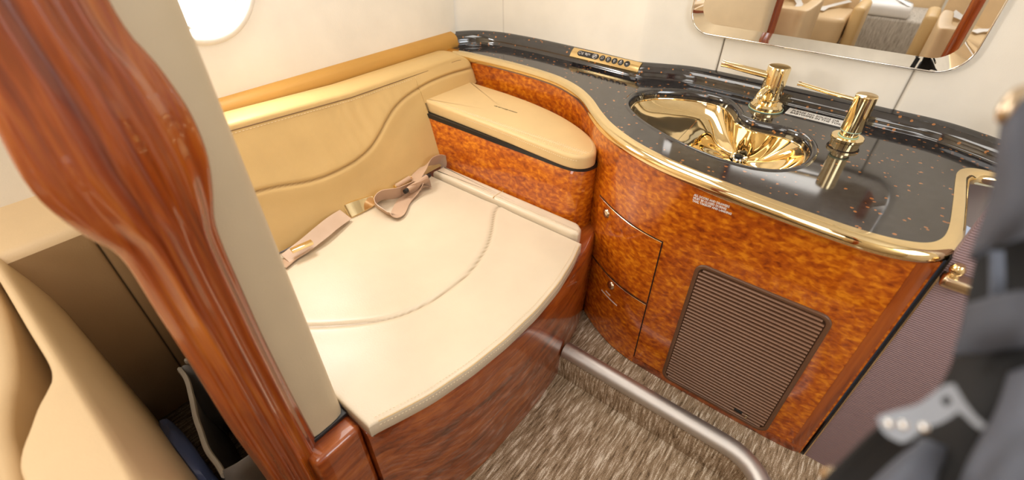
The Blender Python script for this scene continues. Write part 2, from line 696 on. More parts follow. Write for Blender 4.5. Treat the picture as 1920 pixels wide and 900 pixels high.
obj('window_pane', bm, WIN, we, smooth=False)

# back wall, bent along the splash, with three leather clad panels
JUNC = [(-1.593, 1.53), (-1.583, 1.575), (-1.53, 1.648), (-1.437, 1.690), (-1.30, 1.704), (-1.181, 1.706), (-0.94, 1.697), (-0.79, 1.686),
        (-0.735, 1.689), (-0.652, 1.724), (-0.563, 1.757), (-0.45, 1.762), (-0.207, 1.753), (0.036, 1.738), (0.17, 1.729), (0.259, 1.694), (0.335, 1.648), (0.45, 1.57)]
jpath = resample(spline([(x, y, 0.8) for x, y in JUNC], 8), 220)


def side_offset(path, d):
    T = frames(path, False)
    return [p + Vector((-t.y, t.x, 0)) * d for p, t in zip(path, T)]


wallpath = side_offset(jpath, 0.042) + [Vector((0.62, 1.52, 0.8)), Vector((0.9, 1.45, 0.8)), Vector((1.16, 1.45, 0.8))]
wallpath = [p for p in wallpath if p.x > -1.62]
bm = bmesh.new()
seams_x = (-1.43, -0.487, 0.062)
wp = resample(wallpath, 700)
rows = []
for p in wp:
    g = max(math.exp(-((p.x - sx) / 0.0035) ** 2) * (0.006 if sx > -1 else 0.0015) for sx in seams_x)
    rows.append([Vector((p.x, p.y + g, z)) for z in (0.60, 0.835, 0.95, 1.1, 1.3, 1.6, CEILZ)])
grid(bm, rows)
wb = obj('wall_back', bm, WALL, ang=60)
tag(wb, kind='structure')
set_seam(wb, lambda v: max((1.0 if sx > -1 else 0.25) * math.exp(-((v.x - sx) / 0.0022) ** 2) for sx in seams_x))

# padded tan rail below the window
bm = bmesh.new()
ys = [0.24, 0.5, 0.8, 1.1, 1.4, 1.57]
prof = [(-1.60, 0.775), (-1.578, 0.777), (-1.562, 0.792), (-1.557, 0.812), (-1.562, 0.838), (-1.578, 0.852), (-1.60, 0.858)]
grid(bm, [[Vector((x, y, z)) for x, z in prof] for y in ys])
tag(obj('wall_rail', bm, TRIML, ang=80), 'tan leather padded rail running along the side wall above the bench backrest', 'padded rail')

# ================================================================ BENCH
# seat base (polished mahogany front)
BASE = [(-0.604, 0.236), (-0.598, 0.26), (-0.560, 0.36), (-0.530, 0.50), (-0.522, 0.66), (-0.522, 0.80), (-0.532, 0.95), (-0.556, 1.10), (-0.585, 1.20), (-0.606, 1.262)]
bp = [Vector((-0.72, 0.2365, 0)), Vector((-0.66, 0.2365, 0))] + spline([(x, y, 0) for x, y in BASE], 8)
sb = empty('bench', (-0.9, 0.7, LOW), 'leather bench with a daylight-washed seat, tan backrest and glossy curved mahogany base', 'bench')
bm = bmesh.new()
zs = [LOW, -0.05, 0.0, 0.1, 0.2, 0.3, 0.38, 0.405, 0.41]
inset = [0.012, 0.010, 0.008, 0.004, 0.0, 0.0, 0.0, 0.004, 0.012]
rows = []
for p in bp:
    rows.append([Vector((p.x - i, p.y, z)) for z, i in zip(zs, inset)] + [Vector((-1.25, p.y, 0.41))])
grid(bm, rows)
obj('base_panel', bm, BASEW, sb, ang=70, label='curved glossy mahogany base')

# seat cushion
SEATZ = 0.455


def seat_front(y):
    return lerp_path([(0.235, -0.592), (0.30, -0.568), (0.38, -0.542), (0.50, -0.520), (0.62, -0.509), (0.75, -0.508), (0.88, -0.520), (1.0, -0.545), (1.085, -0.572)], y)


SEAM = spline([(x, y, 0) for x, y in [(-1.06, 0.245), (-0.995, 0.285), (-0.919, 0.343), (-0.809, 0.46), (-0.763, 0.573), (-0.756, 0.72), (-0.79, 0.85), (-0.832, 0.931), (-0.907, 1.04), (-0.92, 1.083)]], 6)
sf = [(y / 100, seat_front(y / 100)) for y in range(20, 112)]
# smooth the front line
for _ in range(6):
    sf = [sf[0]] + [(sf[i][0], (sf[i - 1][1] + 2 * sf[i][1] + sf[i + 1][1]) / 4) for i in range(1, len(sf) - 1)] + [sf[-1]]


def cushion_grid(bm, nx, ny, xb, xf, y0, y1, ztop, zbot, r, hfun=None, rf=None):
    """rounded slab over a grid; xf(y) gives the front line. returns nothing"""
    rf = rf or r
    def steps(n, L, r):
        e = [r * (1 - math.cos(PI / 2 * k / 5)) / L for k in range(5)]
        mid = [r / L + (1 - 2 * r / L) * k / n for k in range(n + 1)]
        return e + mid + [1 - q for q in e[::-1]]
    us = steps(nx, 0.65, r)
    vs = steps(ny, y1 - y0, r)
    top = []
    for v in vs:
        y = y0 + (y1 - y0) * v
        row = []
        L = xf(y) - xb
        for u in us:
            x = xb + L * u
            dx = min(u * 0.65, (1 - u) * 0.65)
            dy = min(v, 1 - v) * (y1 - y0)
            def drop(d):
                return 0 if d >= r else r - math.sqrt(max(0, r * r - (r - d) ** 2))
            z = ztop - max(drop(dx), drop(dy)) if min(dx, dy) > 0 else ztop - r
            if hfun: z += hfun(x, y)
            row.append(Vector((x, y, z)))
        top.append(row)
    V = grid(bm, top)
    # skirt
    loop = V[0][:] + [r_[-1] for r_ in V[1:]] + V[-1][-2::-1] + [r_[0] for r_ in V[-2:0:-1]]
    prev = loop
    c = Vector((0, 0, 0))
    for z, ins in ((zbot + 0.006, 0.0), (zbot, 0.005)):
        ring = []
        n = len(loop)
        pts = [Vector((v.co.x, v.co.y, 0)) for v in loop]
        off = offset_loop(pts, ins) if ins else pts
        ring = [bm.verts.new((p.x, p.y, z)) for p in off]
        for k in range(n):
            bm.faces.new((prev[k], prev[(k + 1) % n], ring[(k + 1) % n], ring[k]))
        prev = ring
    bm.faces.new(prev)


def sfx(y):
    return lerp_path(sf, y)


def seat_h(x, y):
    d = seg_dist(Vector((x, y, 0)), SEAM)
    u = (x + 1.285) / 0.75
    return -0.0055 * math.exp(-(d / 0.007) ** 2) + 0.004 * math.exp(-(d / 0.05) ** 2) - 0.004 + 0.002 * noise.noise(Vector((x * 5, y * 5, 0)))


bm = bmesh.new()
cushion_grid(bm, 110, 120, -1.30, sfx, 0.237, 1.083, SEATZ + 0.003, 0.408, 0.006, seat_h)
so = seat = obj('seat_cushion', bm, SEATL, sb, ang=60, label='daylight-washed leather seat cushion with a curved seam')
set_seam(so, lambda v: 0.75 * math.exp(-(seg_dist(Vector((v.x, v.y, 0)), SEAM) / 0.0035) ** 2) if v.z > 0.43 else 0)
# front welt line and stitching
edge = [Vector((sfx(y / 200) - 0.006, y / 200, SEATZ + 0.001)) for y in range(52, 214)]
bm = stitches([p + Vector((-0.008, 0, 0)) for p in edge], Vector((0, 0, 1)))
obj('stitching', bm, THREAD, seat)
bm = stitches([Vector((sfx(y / 200) + 0.0006, y / 200, SEATZ - 0.014)) for y in range(52, 214)], Vector((1, 0, 0)))
obj('stitching', bm, THREAD, seat)
bm = bmesh.new()
tube(bm, [p + Vector((0.004, 0, -0.0045)) for p in edge], 0.0012, seg=6)
obj('welt', bm, BACKL, seat)

# narrow bolster strip between seat and storage box
loop = resample([Vector(p) for p in ((-1.27, 1.088, 0), (-0.95, 1.088, 0), (-0.62, 1.088, 0), (-0.592, 1.10, 0), (-0.600, 1.13, 0), (-0.625, 1.150, 0), (-0.95, 1.150, 0), (-1.27, 1.150, 0))], 120, True)
bm = bmesh.new()
pad_from_loop(bm, loop, 0.41, 0.474, 0.014)
o = st = obj('bolster', bm, SEATL, sb, ang=60, label='narrow daylight-washed leather strip along the storage box')
bm = stitches([Vector((-1.25 + k * 0.02, 1.104, 0.4745)) for k in range(33)], Vector((0, 0, 1)))
obj('stitching', bm, THREAD, st)
bm = bmesh.new(); box(bm, -0.957, -0.9555, 1.089, 1.149, 0.47, 0.4749)
obj('seam', bm, BACKL, st)

# backrest
BSEAM = spline([(0, y, z) for y, z in [(0.20, 0.66), (0.40, 0.650), (0.513, 0.636), (0.62, 0.612), (0.70, 0.604), (0.80, 0.608), (0.88, 0.626), (0.94, 0.655), (0.997, 0.690), (1.05, 0.717), (1.117, 0.737), (1.2, 0.750), (1.269, 0.756), (1.37, 0.757), (1.469, 0.752), (1.52, 0.75)]], 5)
BK = 0.441
YE = 1.515


def back_top(y):
    R = 0.085
    t = 0.812 + 0.03 * max(0, (0.9 - y) / 0.6)
    if y > YE - R:
        t = t - R + math.sqrt(max(0, R * R - (y - (YE - R)) ** 2))
    return t


bm = bmesh.new()
NY = 170
cols = []
ys = [0.237 + (YE - 0.001 - 0.237) * k / NY for k in range(NY + 1)]
ys = sorted(ys + [1.1895, 1.1905])
info = []
for y in ys:
    zt = back_top(y)
    zb = 0.462 if y < 1.19 else 0.692
    zb = min(zb, zt - 0.02)
    prof = []
    nv = 90
    er = 0.012
    for k in range(nv + 1):
        z = zb + (zt - 0.016 - zb) * k / nv
        x = -1.285 - (z - 0.45) * BK
        d = seg_dist(Vector((0, y, z)), BSEAM) if k % 1 == 0 else 9
        g = -0.006 * math.exp(-(d / 0.006) ** 2) + 0.006 * math.exp(-(d / 0.045) ** 2)
        zs_ = lerp_path([(p.y, p.z) for p in BSEAM], y)
        if z > zs_:
            w = math.exp(-((y - 0.85) / 0.33) ** 2) * min(1, (z - zs_) / 0.03) * max(0, min(1, (zt - z) / 0.05))
            g += 0.0035 * w * noise.noise(Vector((y * 38 + z * 6, z * 4, 0))) + 0.003 * w * noise.noise(Vector((y * 16, z * 5, 3)))
        else:
            g += 0.003 * noise.noise(Vector((y * 7, z * 9, 5))) * min(1, (zs_ - z) / 0.04)
        # round the far end
        e = YE - y
        rr = 0.03
        if e < rr: g -= rr - math.sqrt(max(0, rr * rr - (rr - e) ** 2))
        prof.append(Vector((x + g, y, z)))
    xe = prof[-1].x
    for a in (25, 50, 75):
        a = math.radians(a)
        prof.append(Vector((xe - 0.016 * (1 - math.cos(a)), y, zt - 0.016 + 0.016 * math.sin(a))))
    for f_ in (0.2, 0.5, 0.8, 1.0):
        prof.append(Vector((xe - 0.016 + (-1.553 - xe + 0.016) * f_, y, zt + 0.006 * math.sin(PI * f_))))
    prof.append(Vector((-1.556, y, zt - 0.03)))
    prof.append(Vector((-1.556, y, zb)))
    cols.append(prof)
V = grid(bm, cols)
bm.faces.new(V[-1]); bm.faces.new(V[0])
bo = back = obj('backrest', bm, BACKL, sb, ang=70, label='tan leather backrest with an S-shaped seam')
set_seam(bo, lambda v: (0.9 * math.exp(-(seg_dist(Vector((0, v.y, v.z)), BSEAM) / 0.003) ** 2) if v.x > -1.47 else 0))
sp = []
for k in range(200):
    y = 0.25 + (YE - 0.05 - 0.25) * k / 199
    z = back_top(y) - 0.019
    sp.append(Vector((-1.285 - (z - 0.45) * BK + 0.0015, y, z)))
obj('stitching', stitches([p + Vector((0.004, 0, -0.008)) for p in sp], Vector((0.9, 0, 0.4)), 0.006, 0.005), THREAD, back)
bm = bmesh.new(); tube(bm, sp, 0.0016, seg=6)
obj('welt', bm, plain('welt_dark', (0.20, 0.11, 0.04), 0.7), back)

# ================================================================ STORAGE BOX beside the seat
sbx = empty('storage_box', (-1.0, 1.3, 0.41), 'burl wood storage box with a rounded end standing beside the bench seat', 'storage box')
BXF = [(-1.40, 1.185), (-1.2, 1.182), (-1.0, 1.178), (-0.85, 1.176), (-0.74, 1.174), (-0.685, 1.180), (-0.648, 1.205), (-0.636, 1.245), (-0.640, 1.285)]
bxp = spline([(x, y, 0) for x, y in BXF], 8)
bm = bmesh.new()
rows = []
for p in bxp:
    k = 1 if p.y < 1.2 else 0.3
    rows.append([Vector((p.x, p.y - 0.028 * k, 0.36)), Vector((p.x, p.y - 0.015 * k, 0.52)), Vector((p.x, p.y, 0.643)), Vector((p.x, p.y + 0.004, 0.647)), Vector((p.x, 1.46, 0.647))])
grid(bm, rows)
obj('burl_panel', bm, BURL, sbx, ang=60)
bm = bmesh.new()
sweep(bm, [(p.x, p.y, 0) for p in bxp], [(-0.002, 0.640), (-0.002, 0.656), (0.02, 0.656)], 1)  # black strip painted in where shade falls under the pad
obj('shadow_strip', bm, BLACK, sbx)

pe = empty('armrest_pad', (-1.0, 1.3, 0.655), 'tan leather pad with a rounded end lying on the burl storage box', 'pad')
PADO = [(-1.405, 1.20), (-1.2, 1.192), (-0.966, 1.180), (-0.80, 1.168), (-0.70, 1.163), (-0.655, 1.178), (-0.634, 1.212), (-0.640, 1.248), (-0.681, 1.303), (-0.772, 1.362), (-0.897, 1.413), (-1.05, 1.447), (-1.192, 1.463), (-1.40, 1.470)]
loop = resample(spline([(x, y, 0) for x, y in PADO[:-1]], 8) + [Vector((-1.40, 1.47, 0))], 160, True)
bm = bmesh.new()
pad_from_loop(bm, loop, 0.655, 0.703, 0.012)
obj('cushion', bm, PADL, pe, ang=60)
inn = offset_loop(loop, 0.014)
fr = [p for p in inn if p.y < 1.30 and p.x > -1.38]
fr.sort(key=lambda p: p.x if p.y < 1.2 else 10 + p.y)
obj('stitching', stitches([Vector((p.x, p.y, 0.7032)) for p in fr], Vector((0, 0, 1))), THREAD, pe)
obj('stitching', stitches([Vector((p.x, p.y, 0.687)) for p in offset_loop(loop, -0.0006) if p.y < 1.19 and p.x > -1.38 and p.x < -0.66], Vector((0, -1, 0))), THREAD, pe)
a = at_z(927, 198, 0.7035); b = at_z(972, 212, 0.7035)
text_mesh('printed_text', ['LIFE VEST UNDER CUSHION'], 0.0095, INK, (a.x, a.y - 0.004, 0.7035), Matrix.Rotation(math.atan2(b.y - a.y, b.x - a.x), 4, 'Z'), pe, sx=(b - a).length / 0.125)

# ================================================================ VANITY CABINET
van = empty('vanity_cabinet', (-0.2, 1.3, 0.0), 'burl wood vanity cabinet with an S-curved front under the granite top', 'cabinet')
VF = [(-1.47, 1.505), (-1.3, 1.512), (-1.15, 1.508), (-1.02, 1.495), (-0.93, 1.470), (-0.82, 1.415), (-0.735, 1.350), (-0.67, 1.285), (-0.60, 1.228), (-0.52, 1.178), (-0.44, 1.141), (-0.36, 1.120), (-0.28, 1.113), (-0.15, 1.110),
      (0.0, 1.110), (0.12, 1.112), (0.20, 1.116), (0.232, 1.124), (0.243, 1.145), (0.244, 1.30)]
vp = spline([(x, y, 0) for x, y in VF], 8)
VLUT = [(p.x, p.y) for p in vp if p.x < 0.236]


def vfy(x):
    return lerp_path(VLUT, x)


bm = bmesh.new()
sweep(bm, [(p.x, p.y, 0) for p in vp], [(0, 0.0), (0, 0.2), (0, 0.4), (0, 0.6), (0, 0.772), (0.02, 0.772)], 1)
obj('burl_front', bm, BURL, van, ang=60)
bm = bmesh.new()   # straight grained end strip
bm2 = bmesh.new()
sweep(bm2, [(x / 1000, vfy(x / 1000) - 0.0006, 0) for x in range(205, 236, 5)], [(0, 0.001), (0, 0.77)], 1)
bm.free()
obj('edge_banding', bm2, wood_streak('mahogany_edge', (0.16, 0.024, 0.003), (0.30, 0.058, 0.005), (0.40, 0.09, 0.008), (1, 1, 0.08), 0.3, 30.0), van)
bm2 = bmesh.new()
sweep(bm2, [(x / 1000, vfy(x / 1000) - 0.0006, 0) for x in range(-600, 236, 5)], [(0, 0.0), (-0.0015, 0.006), (-0.0015, 0.03), (0, 0.034)], 1)
obj('plinth', bm2, BASEW, van)


def drawer(x0, x1, z0, z1, kx, kz, lab):
    n = 28
    xs = [x0 + (x1 - x0) * k / n for k in range(n + 1)]
    bm = bmesh.new()
    sweep(bm, [(x, vfy(x), 0) for x in xs], [(-0.0008, z0 - 0.003), (-0.0008, z1 + 0.003)], 1)
    d = obj('drawer', bm, GAPM, van)
    d['label'] = lab
    bm = bmesh.new()
    xs2 = [x0 + 0.003 + (x1 - x0 - 0.006) * k / n for k in range(n + 1)]
    sweep(bm, [(x, vfy(x), 0) for x in xs2], [(0, z0), (-0.0022, z0), (-0.0034, z0 + 0.0015), (-0.0034, z1 - 0.0015), (-0.0022, z1), (0, z1)], 1)
    f = obj('drawer_front', bm, BURL, None, ang=30)
    attach(f, d)
    bm = bmesh.new()
    sweep(bm, [(x, vfy(x), 0) for x in xs2], [(-0.0036, z1 - 0.0012), (-0.0044, z1 - 0.0002), (-0.0036, z1 + 0.0008), (-0.002, z1 + 0.0008)], 1)
    g = obj('edge_strip', bm, CHAMP)
    attach(g, d)
    # knob
    y = vfy(kx); s = (vfy(kx + 0.01) - vfy(kx - 0.01)) / 0.02
    nrm = Vector((s, -1, 0)).normalized()
    bm = bmesh.new()
    lathe(bm, [(0, 0.0075), (0.008, 0.007), (0.014, 0.0045), (0.0165, 0.0), (0.0165, -0.004)], seg=24)
    M = Vector((0, 0, 1)).rotation_difference(nrm).to_matrix().to_4x4()
    bmesh.ops.transform(bm, verts=bm.verts[:], matrix=Matrix.Translation(Vector((kx, y, kz)) + nrm * 0.004) @ M)
    k = obj('knob', bm, CHAMP)
    attach(k, d)
    return d


d1 = drawer(-0.596, -0.321, 0.306, 0.558, -0.545, 0.525, 'upper curved drawer front')
d2 = drawer(-0.596, -0.321, 0.004, 0.298, -0.470, 0.272, 'lower curved drawer front with a small printed mark')
# printed marks under the lower knob: two thin lines too small to read
bm = bmesh.new()
for z, x0, x1, st_ in ((0.208, -0.512, -0.432, 0.0042), (0.224, -0.490, -0.466, 0.0042)):
    x = x0
    while x < x1:
        w = random.choice((0.0028, 0.0034, 0.003))
        y0_, y1_ = vfy(x) - 0.0042, vfy(x + w) - 0.0042
        vs = [bm.verts.new(c) for c in ((x, y0_, z), (x + w, y1_, z), (x + w, y1_, z + 0.006), (x, y0_, z + 0.006))]
        bm.faces.new(vs)
        x += st_
pm = obj('printed_text', bm, WHITE, smooth=False)
attach(pm, d2)

text_mesh('printed_text', ['ALL DOORS AND DRAWERS', 'MUST BE CLOSED DURING', 'TAXI, TAKEOFF AND LANDING'], 0.0088, WHITE, (-0.272, 1.1085, 0.742), X90, van, spacing=1.0, sx=0.82, bold=0.0003)

# ventilation grille
gr = empty('ventilation_grille', (-0.04, 1.11, 0.28), 'brown louvred ventilation grille with rounded corners set in the burl front', 'grille')
gx0, gx1, gz0, gz1, gy = -0.213, 0.135, 0.022, 0.545, 1.110


def rrect(x0, x1, z0, z1, r, n=8):
    out = []
    for cx, cz, a0 in ((x1 - r, z1 - r, 0), (x0 + r, z1 - r, 90), (x0 + r, z0 + r, 180), (x1 - r, z0 + r, 270)):
        for k in range(n + 1):
            a = math.radians(a0 + 90 * k / n)
            out.append((cx + r * math.cos(a), cz + r * math.sin(a)))
    return out


bm = bmesh.new()
rings = []
for ins, dy in ((0, 0.002), (0.0, -0.004), (0.002, -0.006), (0.010, -0.006), (0.012, -0.004), (0.012, 0.001)):
    rings.append([Vector((x, gy + dy, z)) for x, z in rrect(gx0 + ins, gx1 - ins, gz0 + ins, gz1 - ins, 0.030 - ins * 0.9)])
V = grid(bm, [list(t) for t in zip(*rings)] + [list(list(zip(*rings))[0])])
bmesh.ops.remove_doubles(bm, verts=bm.verts[:], dist=1e-6)
obj('grille_frame', bm, plain('brown_frame', (0.13, 0.06, 0.03), 0.35), gr, ang=50)
bm = bmesh.new()
bm.faces.new([bm.verts.new((x, gy - 0.0012, z)) for x, z in rrect(gx0 + 0.012, gx1 - 0.012, gz0 + 0.012, gz1 - 0.012, 0.02)])
obj('backing', bm, BROWND, gr, smooth=False)
bm = bmesh.new()
NS = 37
for k in range(NS):
    z = gz0 + 0.020 + (gz1 - gz0 - 0.040) * k / (NS - 1)
    xa, xb_ = gx0 + 0.014, gx1 - 0.014
    if k in (0, NS - 1): xa += 0.008; xb_ -= 0.008
    pr = [(-0.0012, -0.0045), (-0.0058, -0.0028), (-0.0062, 0.0), (-0.0046, 0.0022), (-0.0012, 0.003)]
    A = [bm.verts.new((xa, gy + dy, z + dz)) for dy, dz in pr]
    B = [bm.verts.new((xb_, gy + dy, z + dz)) for dy, dz in pr]
    for i in range(4): bm.faces.new((A[i], A[i + 1], B[i + 1], B[i]))
    bm.faces.new(A); bm.faces.new(B[::-1])
obj('louvres', bm, plain('louvre_brown', (0.215, 0.11, 0.062), 0.32), gr, ang=30)
bm = bmesh.new()
box(bm, 0.03, 0.055, gy - 0.0065, gy - 0.001, 0.052, 0.062, 0.001)
obj('latch_slot', bm, BLACK, gr)
bm = bmesh.new()
box(bm, 0.066, 0.072, gy - 0.0085, gy - 0.001, 0.045, 0.062, 0.001)
obj('latch', bm, CHAMP, gr)

# ================================================================ COUNTERTOP
ct = empty('countertop', (-0.5, 1.5, 0.775), 'black granite vanity top with copper flecks and a polished gold edge', 'countertop')
RIM = [(-1.585, 1.508), (-1.50, 1.512), (-1.38, 1.520), (-1.25, 1.524), (-1.10, 1.518), (-0.97, 1.497), (-0.86, 1.450), (-0.77, 1.385), (-0.69, 1.308), (-0.62, 1.248), (-0.54, 1.197), (-0.46, 1.160), (-0.37, 1.132), (-0.28, 1.115), (-0.15, 1.098),
       (-0.02, 1.088), (0.08, 1.084), (0.15, 1.092), (0.205, 1.115), (0.236, 1.155), (0.250, 1.22), (0.254, 1.35), (0.255, 1.49), (0.258, 1.54), (0.272, 1.572), (0.305, 1.588), (0.36, 1.590), (0.44, 1.560)]
rim = resample(spline([(x, y, 0.785) for x, y in RIM], 8), 300)
SINK = [(-0.652, 1.484), (-0.655, 1.545), (-0.622, 1.605), (-0.565, 1.650), (-0.505, 1.675), (-0.44, 1.685), (-0.385, 1.668), (-0.345, 1.62), (-0.315, 1.572), (-0.275, 1.548), (-0.22, 1.548), (-0.165, 1.552), (-0.118, 1.528), (-0.088, 1.468),
        (-0.080, 1.400), (-0.090, 1.335), (-0.125, 1.278), (-0.175, 1.250), (-0.235, 1.243), (-0.30, 1.250), (-0.37, 1.268), (-0.44, 1.294), (-0.52, 1.334), (-0.585, 1.38), (-0.63, 1.43)]
sink = resample(spline([(x, y, 0.8) for x, y in SINK], 8, True), 160, True)
bm = bmesh.new()
jp = [p for p in jpath if p.x < 0.44]
top_loop = [Vector((p.x, p.y + 0.003, 0.8)) for p in rim] + [Vector((p.x, p.y, 0.8)) for p in jp[::-1]]
hole = offset_loop(sink, -0.020)
es = []
for L in (top_loop, hole):
    V = [bm.verts.new(Vector((p.x, p.y, 0.8))) for p in L]
    es += [bm.edges.new((V[i], V[(i + 1) % len(V)])) for i in range(len(V))]
bmesh.ops.triangle_fill(bm, edges=es, use_beauty=True)
# raised lip rolling into the basin
rows = []
lipprof = [(-0.020, 0.0), (-0.017, 0.002), (-0.013, 0.0032), (-0.008, 0.0028), (-0.004, 0.0005), (-0.001, -0.004), (0.001, -0.011), (0.002, -0.020), (0.004, -0.030)]
rings = [[Vector((p.x, p.y, 0.8 + dz)) for p in offset_loop(sink, d)] for d, dz in lipprof]
rr = [list(t) for t in zip(*rings)]
grid(bm, rr + [rr[0]])
bmesh.ops.remove_doubles(bm, verts=bm.verts[:], dist=1e-5)
gs = obj('granite_slab', bm, GRAN, ct, ang=50)
for p in gs.data.polygons:
    if abs(p.normal.z) > 0.9995: p.use_smooth = False
bm = bmesh.new()
sweep(bm, jpath, [(0.0, -0.004), (0.0, 0.0), (0.002, 0.0035), (0.0045, 0.008), (0.005, 0.016), (0.007, 0.024), (0.013, 0.033), (0.022, 0.041), (0.032, 0.046), (0.041, 0.048), (0.05, 0.047), (0.052, 0.02)], 1)
obj('splash_ridge', bm, GRAN, ct, ang=60)
bm = bmesh.new()
prof = [(0.016, 0.0172)] + [(0.0185 * -math.sin(math.radians(a)), -0.0015 + 0.0188 * math.cos(math.radians(a))) for a in range(0, 181, 20)]
prof += [(0.016, -0.0203)]
sweep(bm, rim, prof, 1, closed_prof=True)
obj('gold_edge', bm, GOLD, ct, ang=50)

# sink basin
sk = empty('sink_basin', (-0.35, 1.45, 0.67), 'polished gold kidney-shaped sink basin with a fluted shell side', 'sink')
bm = bmesh.new()
DR = at_z(1386, 292, 0.69); DR.z = 0
loopin = offset_loop(sink, 0.0025)
rings = []
NR = 26
for k in range(NR + 1):
    t = k / NR
    ring = []
    for p in loopin:
        dirv = Vector((p.x - DR.x, p.y - DR.y, 0))
        q = Vector((DR.x, DR.y, 0)) + dirv * (1 - t) + dirv.normalized() * 0.018 * t
        dep = 0.092 * (1 - (1 - min(1, t * 1.08)) ** 2.3)
        ang = math.atan2(dirv.y, dirv.x)
        z = 0.772 - dep
        # shallow flat soap-tray floor on the left lobe
        left = max(0, min(1, (-0.36 - q.x) / 0.11)); left = left * left * (3 - 2 * left)
        tray = 0.772 - 0.045 * (1 - math.exp(-t / 0.09))
        z = z * (1 - left) + (tray * 0.75 + z * 0.25) * left
        # flutes on the right lobe
        fl = max(0, min(1, (q.x + 0.40) / 0.10)) * max(0, min(1, (q.y - 1.30) / 0.05)) * math.sin(PI * min(1, t * 1.05)) ** 0.8
        z += 0.011 * fl * math.cos(ang * 8 + 0.6)
        ring.append(Vector((q.x, q.y, z)))
    rings.append(ring)
rr = [list(t) for t in zip(*rings)]
grid(bm, rr + [rr[0]])
bmesh.ops.remove_doubles(bm, verts=bm.verts[:], dist=1e-6)
obj('basin', bm, GOLD, sk, ang=70)
bm = bmesh.new()
tube(bm, [Vector((p.x, p.y, 0.772)) for p in offset_loop(sink, 0.0045)], 0.003, closed=True, seg=8)
obj('basin_rim', bm, GOLD, sk)
bm = bmesh.new()
lathe(bm, [(0.028, 0.004), (0.026, 0.008), (0.02, 0.007), (0.017, 0.0), (0, -0.004)], (DR.x, DR.y, 0.680), 28)
dr = obj('drain', bm, CHROME, sk)
bm = bmesh.new()
lathe(bm, [(0.0, 0.016), (0.008, 0.015), (0.0125, 0.011), (0.013, 0.004), (0.006, 0.0)], (DR.x, DR.y, 0.680), 24)
obj('drain_plug', bm, BLACK, sk)

# faucet and soap dispenser
fa = empty('faucet', (-0.268, 1.686, 0.8), 'polished gold mixer tap with a wide body beside the sink', 'tap')
c = (-0.268, 1.686, 0.8)
bm = bmesh.new()
lathe(bm, [(0, 0.0), (0.051, 0.0), (0.051, 0.003), (0.048, 0.0035), (0.0505, 0.006), (0.0505, 0.013), (0.044, 0.020), (0.030, 0.021), (0.0, 0.021)], c, 48)
obj('flange', bm, GOLD, fa, ang=25)
bm = bmesh.new()
lathe(bm, [(0.0, 0.02), (0.030, 0.02), (0.030, 0.03), (0.0335, 0.036), (0.0335, 0.131), (0.032, 0.1345), (0.030, 0.1355), (0.0, 0.136)], c, 48)
obj('body', bm, GOLD, fa, ang=25)
bm = bmesh.new()
tube(bm, [(-0.276, 1.673, 0.905), (-0.306, 1.673, 0.907), (-0.428, 1.668, 0.916)], [0.012, 0.0115, 0.0095], seg=20)
obj('lever', bm, GOLD, fa, ang=50)
bm = bmesh.new()
tube(bm, [(-0.427, 1.668, 0.916), (-0.437, 1.668, 0.9167)], [0.0108, 0.0108], seg=20)
obj('lever_cap', bm, CHAMP, fa, ang=50)
bm = bmesh.new()   # spout pointing into the bowl
tube(bm, spline([(-0.274, 1.666, 0.868), (-0.280, 1.640, 0.870), (-0.286, 1.624, 0.858), (-0.288, 1.620, 0.846)], 6), 0.0105, seg=18)
obj('spout', bm, GOLD, fa, ang=50)
bm = bmesh.new(); lathe(bm, [(0.050, 0), (0.0535, 0.0005), (0.0535, 0.0025), (0.05, 0.003)], c, 40)
obj('seal_ring', bm, GREEN, fa)

sd = empty('soap_dispenser', (-0.016, 1.555, 0.8), 'polished gold pump with a long thin spout beside the white notice', 'soap dispenser')
c = (-0.016, 1.555, 0.8)
bm = bmesh.new()
lathe(bm, [(0, 0.0), (0.037, 0.0), (0.037, 0.010), (0.040, 0.011), (0.0415, 0.013), (0.0415, 0.020), (0.040, 0.022), (0.018, 0.0225), (0, 0.0225)], c, 48)
obj('flange', bm, GOLD, sd, ang=25)
bm = bmesh.new()
lathe(bm, [(0.0, 0.022), (0.022, 0.022), (0.022, 0.040), (0.0, 0.040)], c, 40)
obj('neck', bm, GOLD, sd, ang=25)
bm = bmesh.new()
lathe(bm, [(0.022, 0.041), (0.0265, 0.042), (0.0265, 0.138), (0.025, 0.1405), (0.0, 0.1415)], c, 48)
obj('body', bm, GOLD, sd, ang=25)
for z, r_ in ((0.040, 0.0245), (0.0235, 0.0245)):
    bm = bmesh.new()
    tube(bm, [Vector((c[0] + r_ * math.cos(a), c[1] + r_ * math.sin(a), c[2] + z)) for a in (2 * PI * k / 40 for k in range(40))], 0.0017, closed=True, seg=8)
    obj('seal_ring', bm, GREEN, sd)
bm = bmesh.new()
tube(bm, [(-0.036, 1.555, 0.922), (-0.10, 1.556, 0.926), (-0.181, 1.558, 0.934)], [0.0058, 0.0058, 0.0052], seg=16)
obj('spout', bm, GOLD, sd, ang=50)
bm = bmesh.new()
tube(bm, [(-0.180, 1.558, 0.934), (-0.187, 1.558, 0.9347)], 0.0068, seg=16)
obj('spout_tip', bm, CHAMP, sd, ang=50)

